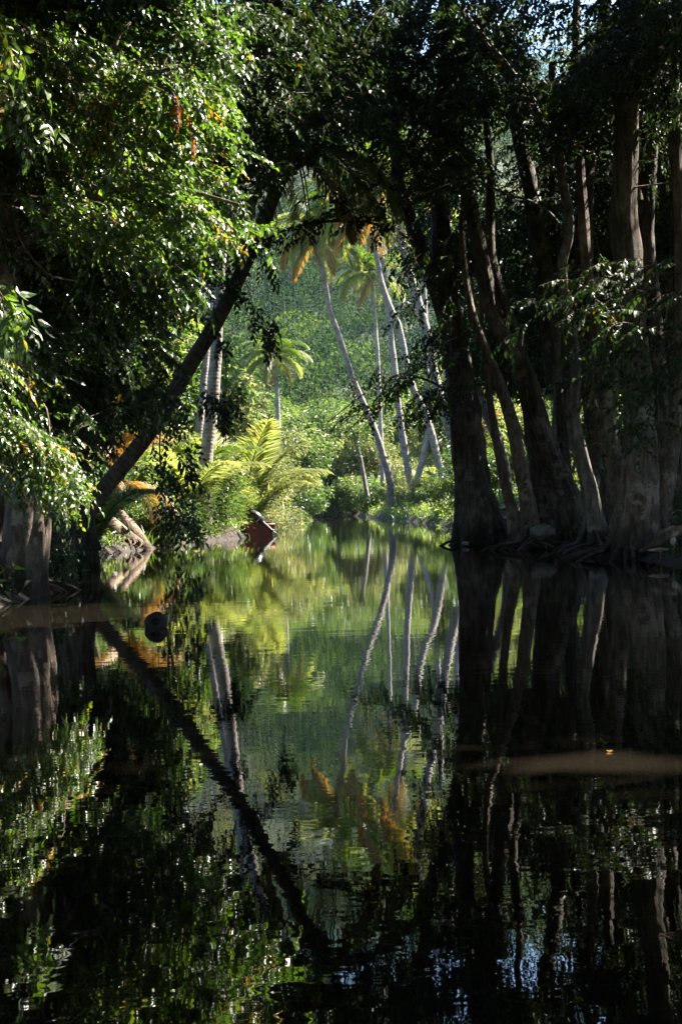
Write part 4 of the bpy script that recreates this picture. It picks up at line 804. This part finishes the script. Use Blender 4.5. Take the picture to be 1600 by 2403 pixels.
def box(a, c, s, rot=None, tr=B, m=0):
    V = np.array([[x, y, z] for x in (-.5, .5) for y in (-.5, .5) for z in (-.5, .5)]) * s
    if rot is not None: V = V @ rot.T
    a.add(tr(V + c), [[0, 1, 3], [0, 3, 2], [4, 6, 7], [4, 7, 5], [0, 4, 5], [0, 5, 1], [2, 3, 7], [2, 7, 6], [0, 2, 6], [0, 6, 4], [1, 5, 7], [1, 7, 3]], m)
a = Acc(); h0 = hull(0, 0)[0]; V = [[x, 0, z] for x, y, z in h0] + [[x, .04, z] for x, y, z in h0]; V = np.array(V); k = 9
T = [[0, j, j + 1] for j in range(1, 8)] + [[9, 9 + j + 1, 9 + j] for j in range(1, 8)] + [[j, 9 + j, 9 + (j + 1) % 9] for j in range(9)] + [[j, 9 + (j + 1) % 9, (j + 1) % 9] for j in range(9)]
a.add(B(V - [0, .003, 0]), T); a.build('transom', [M_red], bt)
a = Acc(); hh = hull(0, 0)
for sg in (0, 8): tube(a, B(hh[:, sg] + [0, 0, .012])[::2], np.full(7, .022), 6, .3)
tube(a, B([[-.5, 0, .372], [.5, 0, .372]]), [.022, .022], 6, .3); a.build('gunwale', [M_rim], bt, True)
a = Acc(); box(a, [0, .9, .24], [1.08, .26, .035]); a.build('bench', [M_in], bt); a = Acc(); box(a, [0, 2.3, .26], [1.15, .26, .035]); a.build('bench', [M_in], bt)
M_cowl = plain('outboard_cowl', (.03, .03, .035), .3, noise=.2); M_mid = plain('outboard_leg', (.05, .05, .055), .45, noise=.2); M_prop = plain('worn_metal', (.35, .34, .32), .4, .6, noise=.2); M_sunspot = plain('yellow_sunspot', (.55, .38, .10), .6, noise=.1)
tl = roty(math.radians(-46)); mo = np.array([.10, -.10, .42])
def MB(v): return B(np.asarray(v, float) * 1.12 @ tl.T + mo)
mot = []
a = Acc(); R_ = []
for z, rx, ry in ((.06, .07, .09), (.10, .115, .15), (.2, .13, .17), (.3, .13, .17), (.40, .10, .13), (.47, .035, .06)):
    R_.append([[1.05 * rx * math.cos(q), 1.2 * ry * math.sin(q) - .04, z * 1.15] for q in np.linspace(0, 2 * math.pi, 17)[:-1]])
grid(a, MB(R_), 0, True); n0 = len(R_[0]); a.add(MB(R_[-1]), [[0, j, j + 1] for j in range(1, n0 - 1)]); mt = a.build('outboard_motor', [M_cowl], bt, True)
a = Acc(); box(a, [0, -.04, .22], [.28, .415, .022], None, MB); o = a.build('cowl_band', [M_prop], mt)
a = Acc(); tube(a, MB([[0, 0, .08], [0, 0, -.12], [0, -.02, -.36], [0, -.03, -.5]]), [.055, .05, .04, .03], 8, .1); box(a, [0, -.04, -.34], [.12, .24, .02], None, MB); tube(a, MB([[0, .10, -.46], [0, -.12, -.46]]), [.035, .045], 8, .1); a.build('lower_leg', [M_mid], mt, True)
a = Acc()
for k in range(3): q = k * 2.094; box(a, [.07 * math.cos(q), -.15, -.46 + .07 * math.sin(q)], [.09, .012, .06], roty(-q), MB)
a.build('propeller', [M_prop], mt)
a = Acc(); tube(a, MB([[0, .1, .08], [-.05, .35, .12], [-.08, .5, .13]]), [.02, .018, .022], 6, .1); a.build('tiller', [M_mid], mt, True)
a = Acc(); box(a, [.03, -.03, .34], [.16, .08, .22]); a.build('bracket', [M_mid], mt)
a = Acc(); box(a, [-.22, -.012, .27], [.11, .012, .06], roty(.5)); box(a, [.26, -.012, .27], [.05, .012, .05]); a.build('sunlit_spot', [M_sunspot], bt)  # sunlit spots on the stern, painted as small yellow plates
tube(a2 := Acc(), [B([.45, .0, .37]), P(650, 1228, 50), P(668, 1205, 56)], [.008, .008, .008], 4, .3); a2.build('mooring_rope', [M_twig], bt)
# bare leaning stick behind the boat
st = thing('dead_branch', 'bent bare branch leaning over the bank beyond the red boat', 'branch', P(662, 1215, 58)); a = Acc()
tube(a, [P(664, 1222, 58), P(655, 1200, 58), P(640, 1180, 58), P(628, 1160, 58)], [.07, .06, .05, .03], 8, .1, wob=.08); a.build('limb', [M_pale], st, True)
# red flowers glimpsed through the trunks
fl = thing('flowering_shrub', 'shrub with small red flowers seen between the dark right trunks', 'shrub', P(1145, 1120, 54)); a = Acc(); fl.location[2] = float(height(fl.location[0], fl.location[1]))
region(a, [(1120, 950), (1180, 960), (1180, 1080), (1110, 1080)], 53, 55, 30, (0, -.3, .4), .7, 7, SPR4, tint=(.8, .2), opened=False, shaft=False, scale=1.4); a.build('foliage', [M_bush, M_twig], fl)
V0, T0 = leaflet(.11, .09, .1); M_petal = leaf_mat('red_petal', [(0, (.5, .03, .02)), (1, (.6, .06, .03))], .5, .3, (1.2, .8, .8))
for px, py in ((1146, 978), (1163, 979), (1128, 993), (1126, 1008), (1155, 984), (1140, 1002), (1170, 970)):
    a = Acc()
    for k in range(7): a.add(V0 @ (rotz(k * .9) @ rotx(.5)).T + P(px, py, 52.6) + rng.normal(size=3) * .015, T0)
    a.build('flower', [M_petal], fl)
a = Acc(); x0, x1, y0, y1, z0, z1 = -430, 430, -155, 910, -3, 330
a.add([[x, y, z] for x in (x0, x1) for y in (y0, y1) for z in (z0, z1)], [[0, 1, 3], [0, 3, 2], [4, 6, 7], [4, 7, 5], [0, 4, 5], [0, 5, 1], [2, 3, 7], [2, 7, 6], [0, 2, 6], [0, 6, 4], [1, 5, 7], [1, 7, 3]])
m, n, l, b, o_ = newmat('haze_air'); n.remove(b); v = n.new('ShaderNodeVolumePrincipled'); v.inputs['Density'].default_value = .00006; v.inputs['Color'].default_value = (.55, .75, 1, 1); v.inputs['Anisotropy'].default_value = .2; l.new(v.outputs[0], o_.inputs['Volume'])
hz = a.build('haze', [m]); hz['kind'] = 'stuff'; hz['label'] = 'thin bluish haze in the air over the far hillside'
# remove unused prototypes
for ps in PROTO.values():
    for q in ps:
        for o in q:
            if not o.get('used'): bpy.data.objects.remove(o)
            else: del o['used']
print('TRIS', sum(len(o.data.polygons) for o in bpy.data.objects if o.type == 'MESH'))
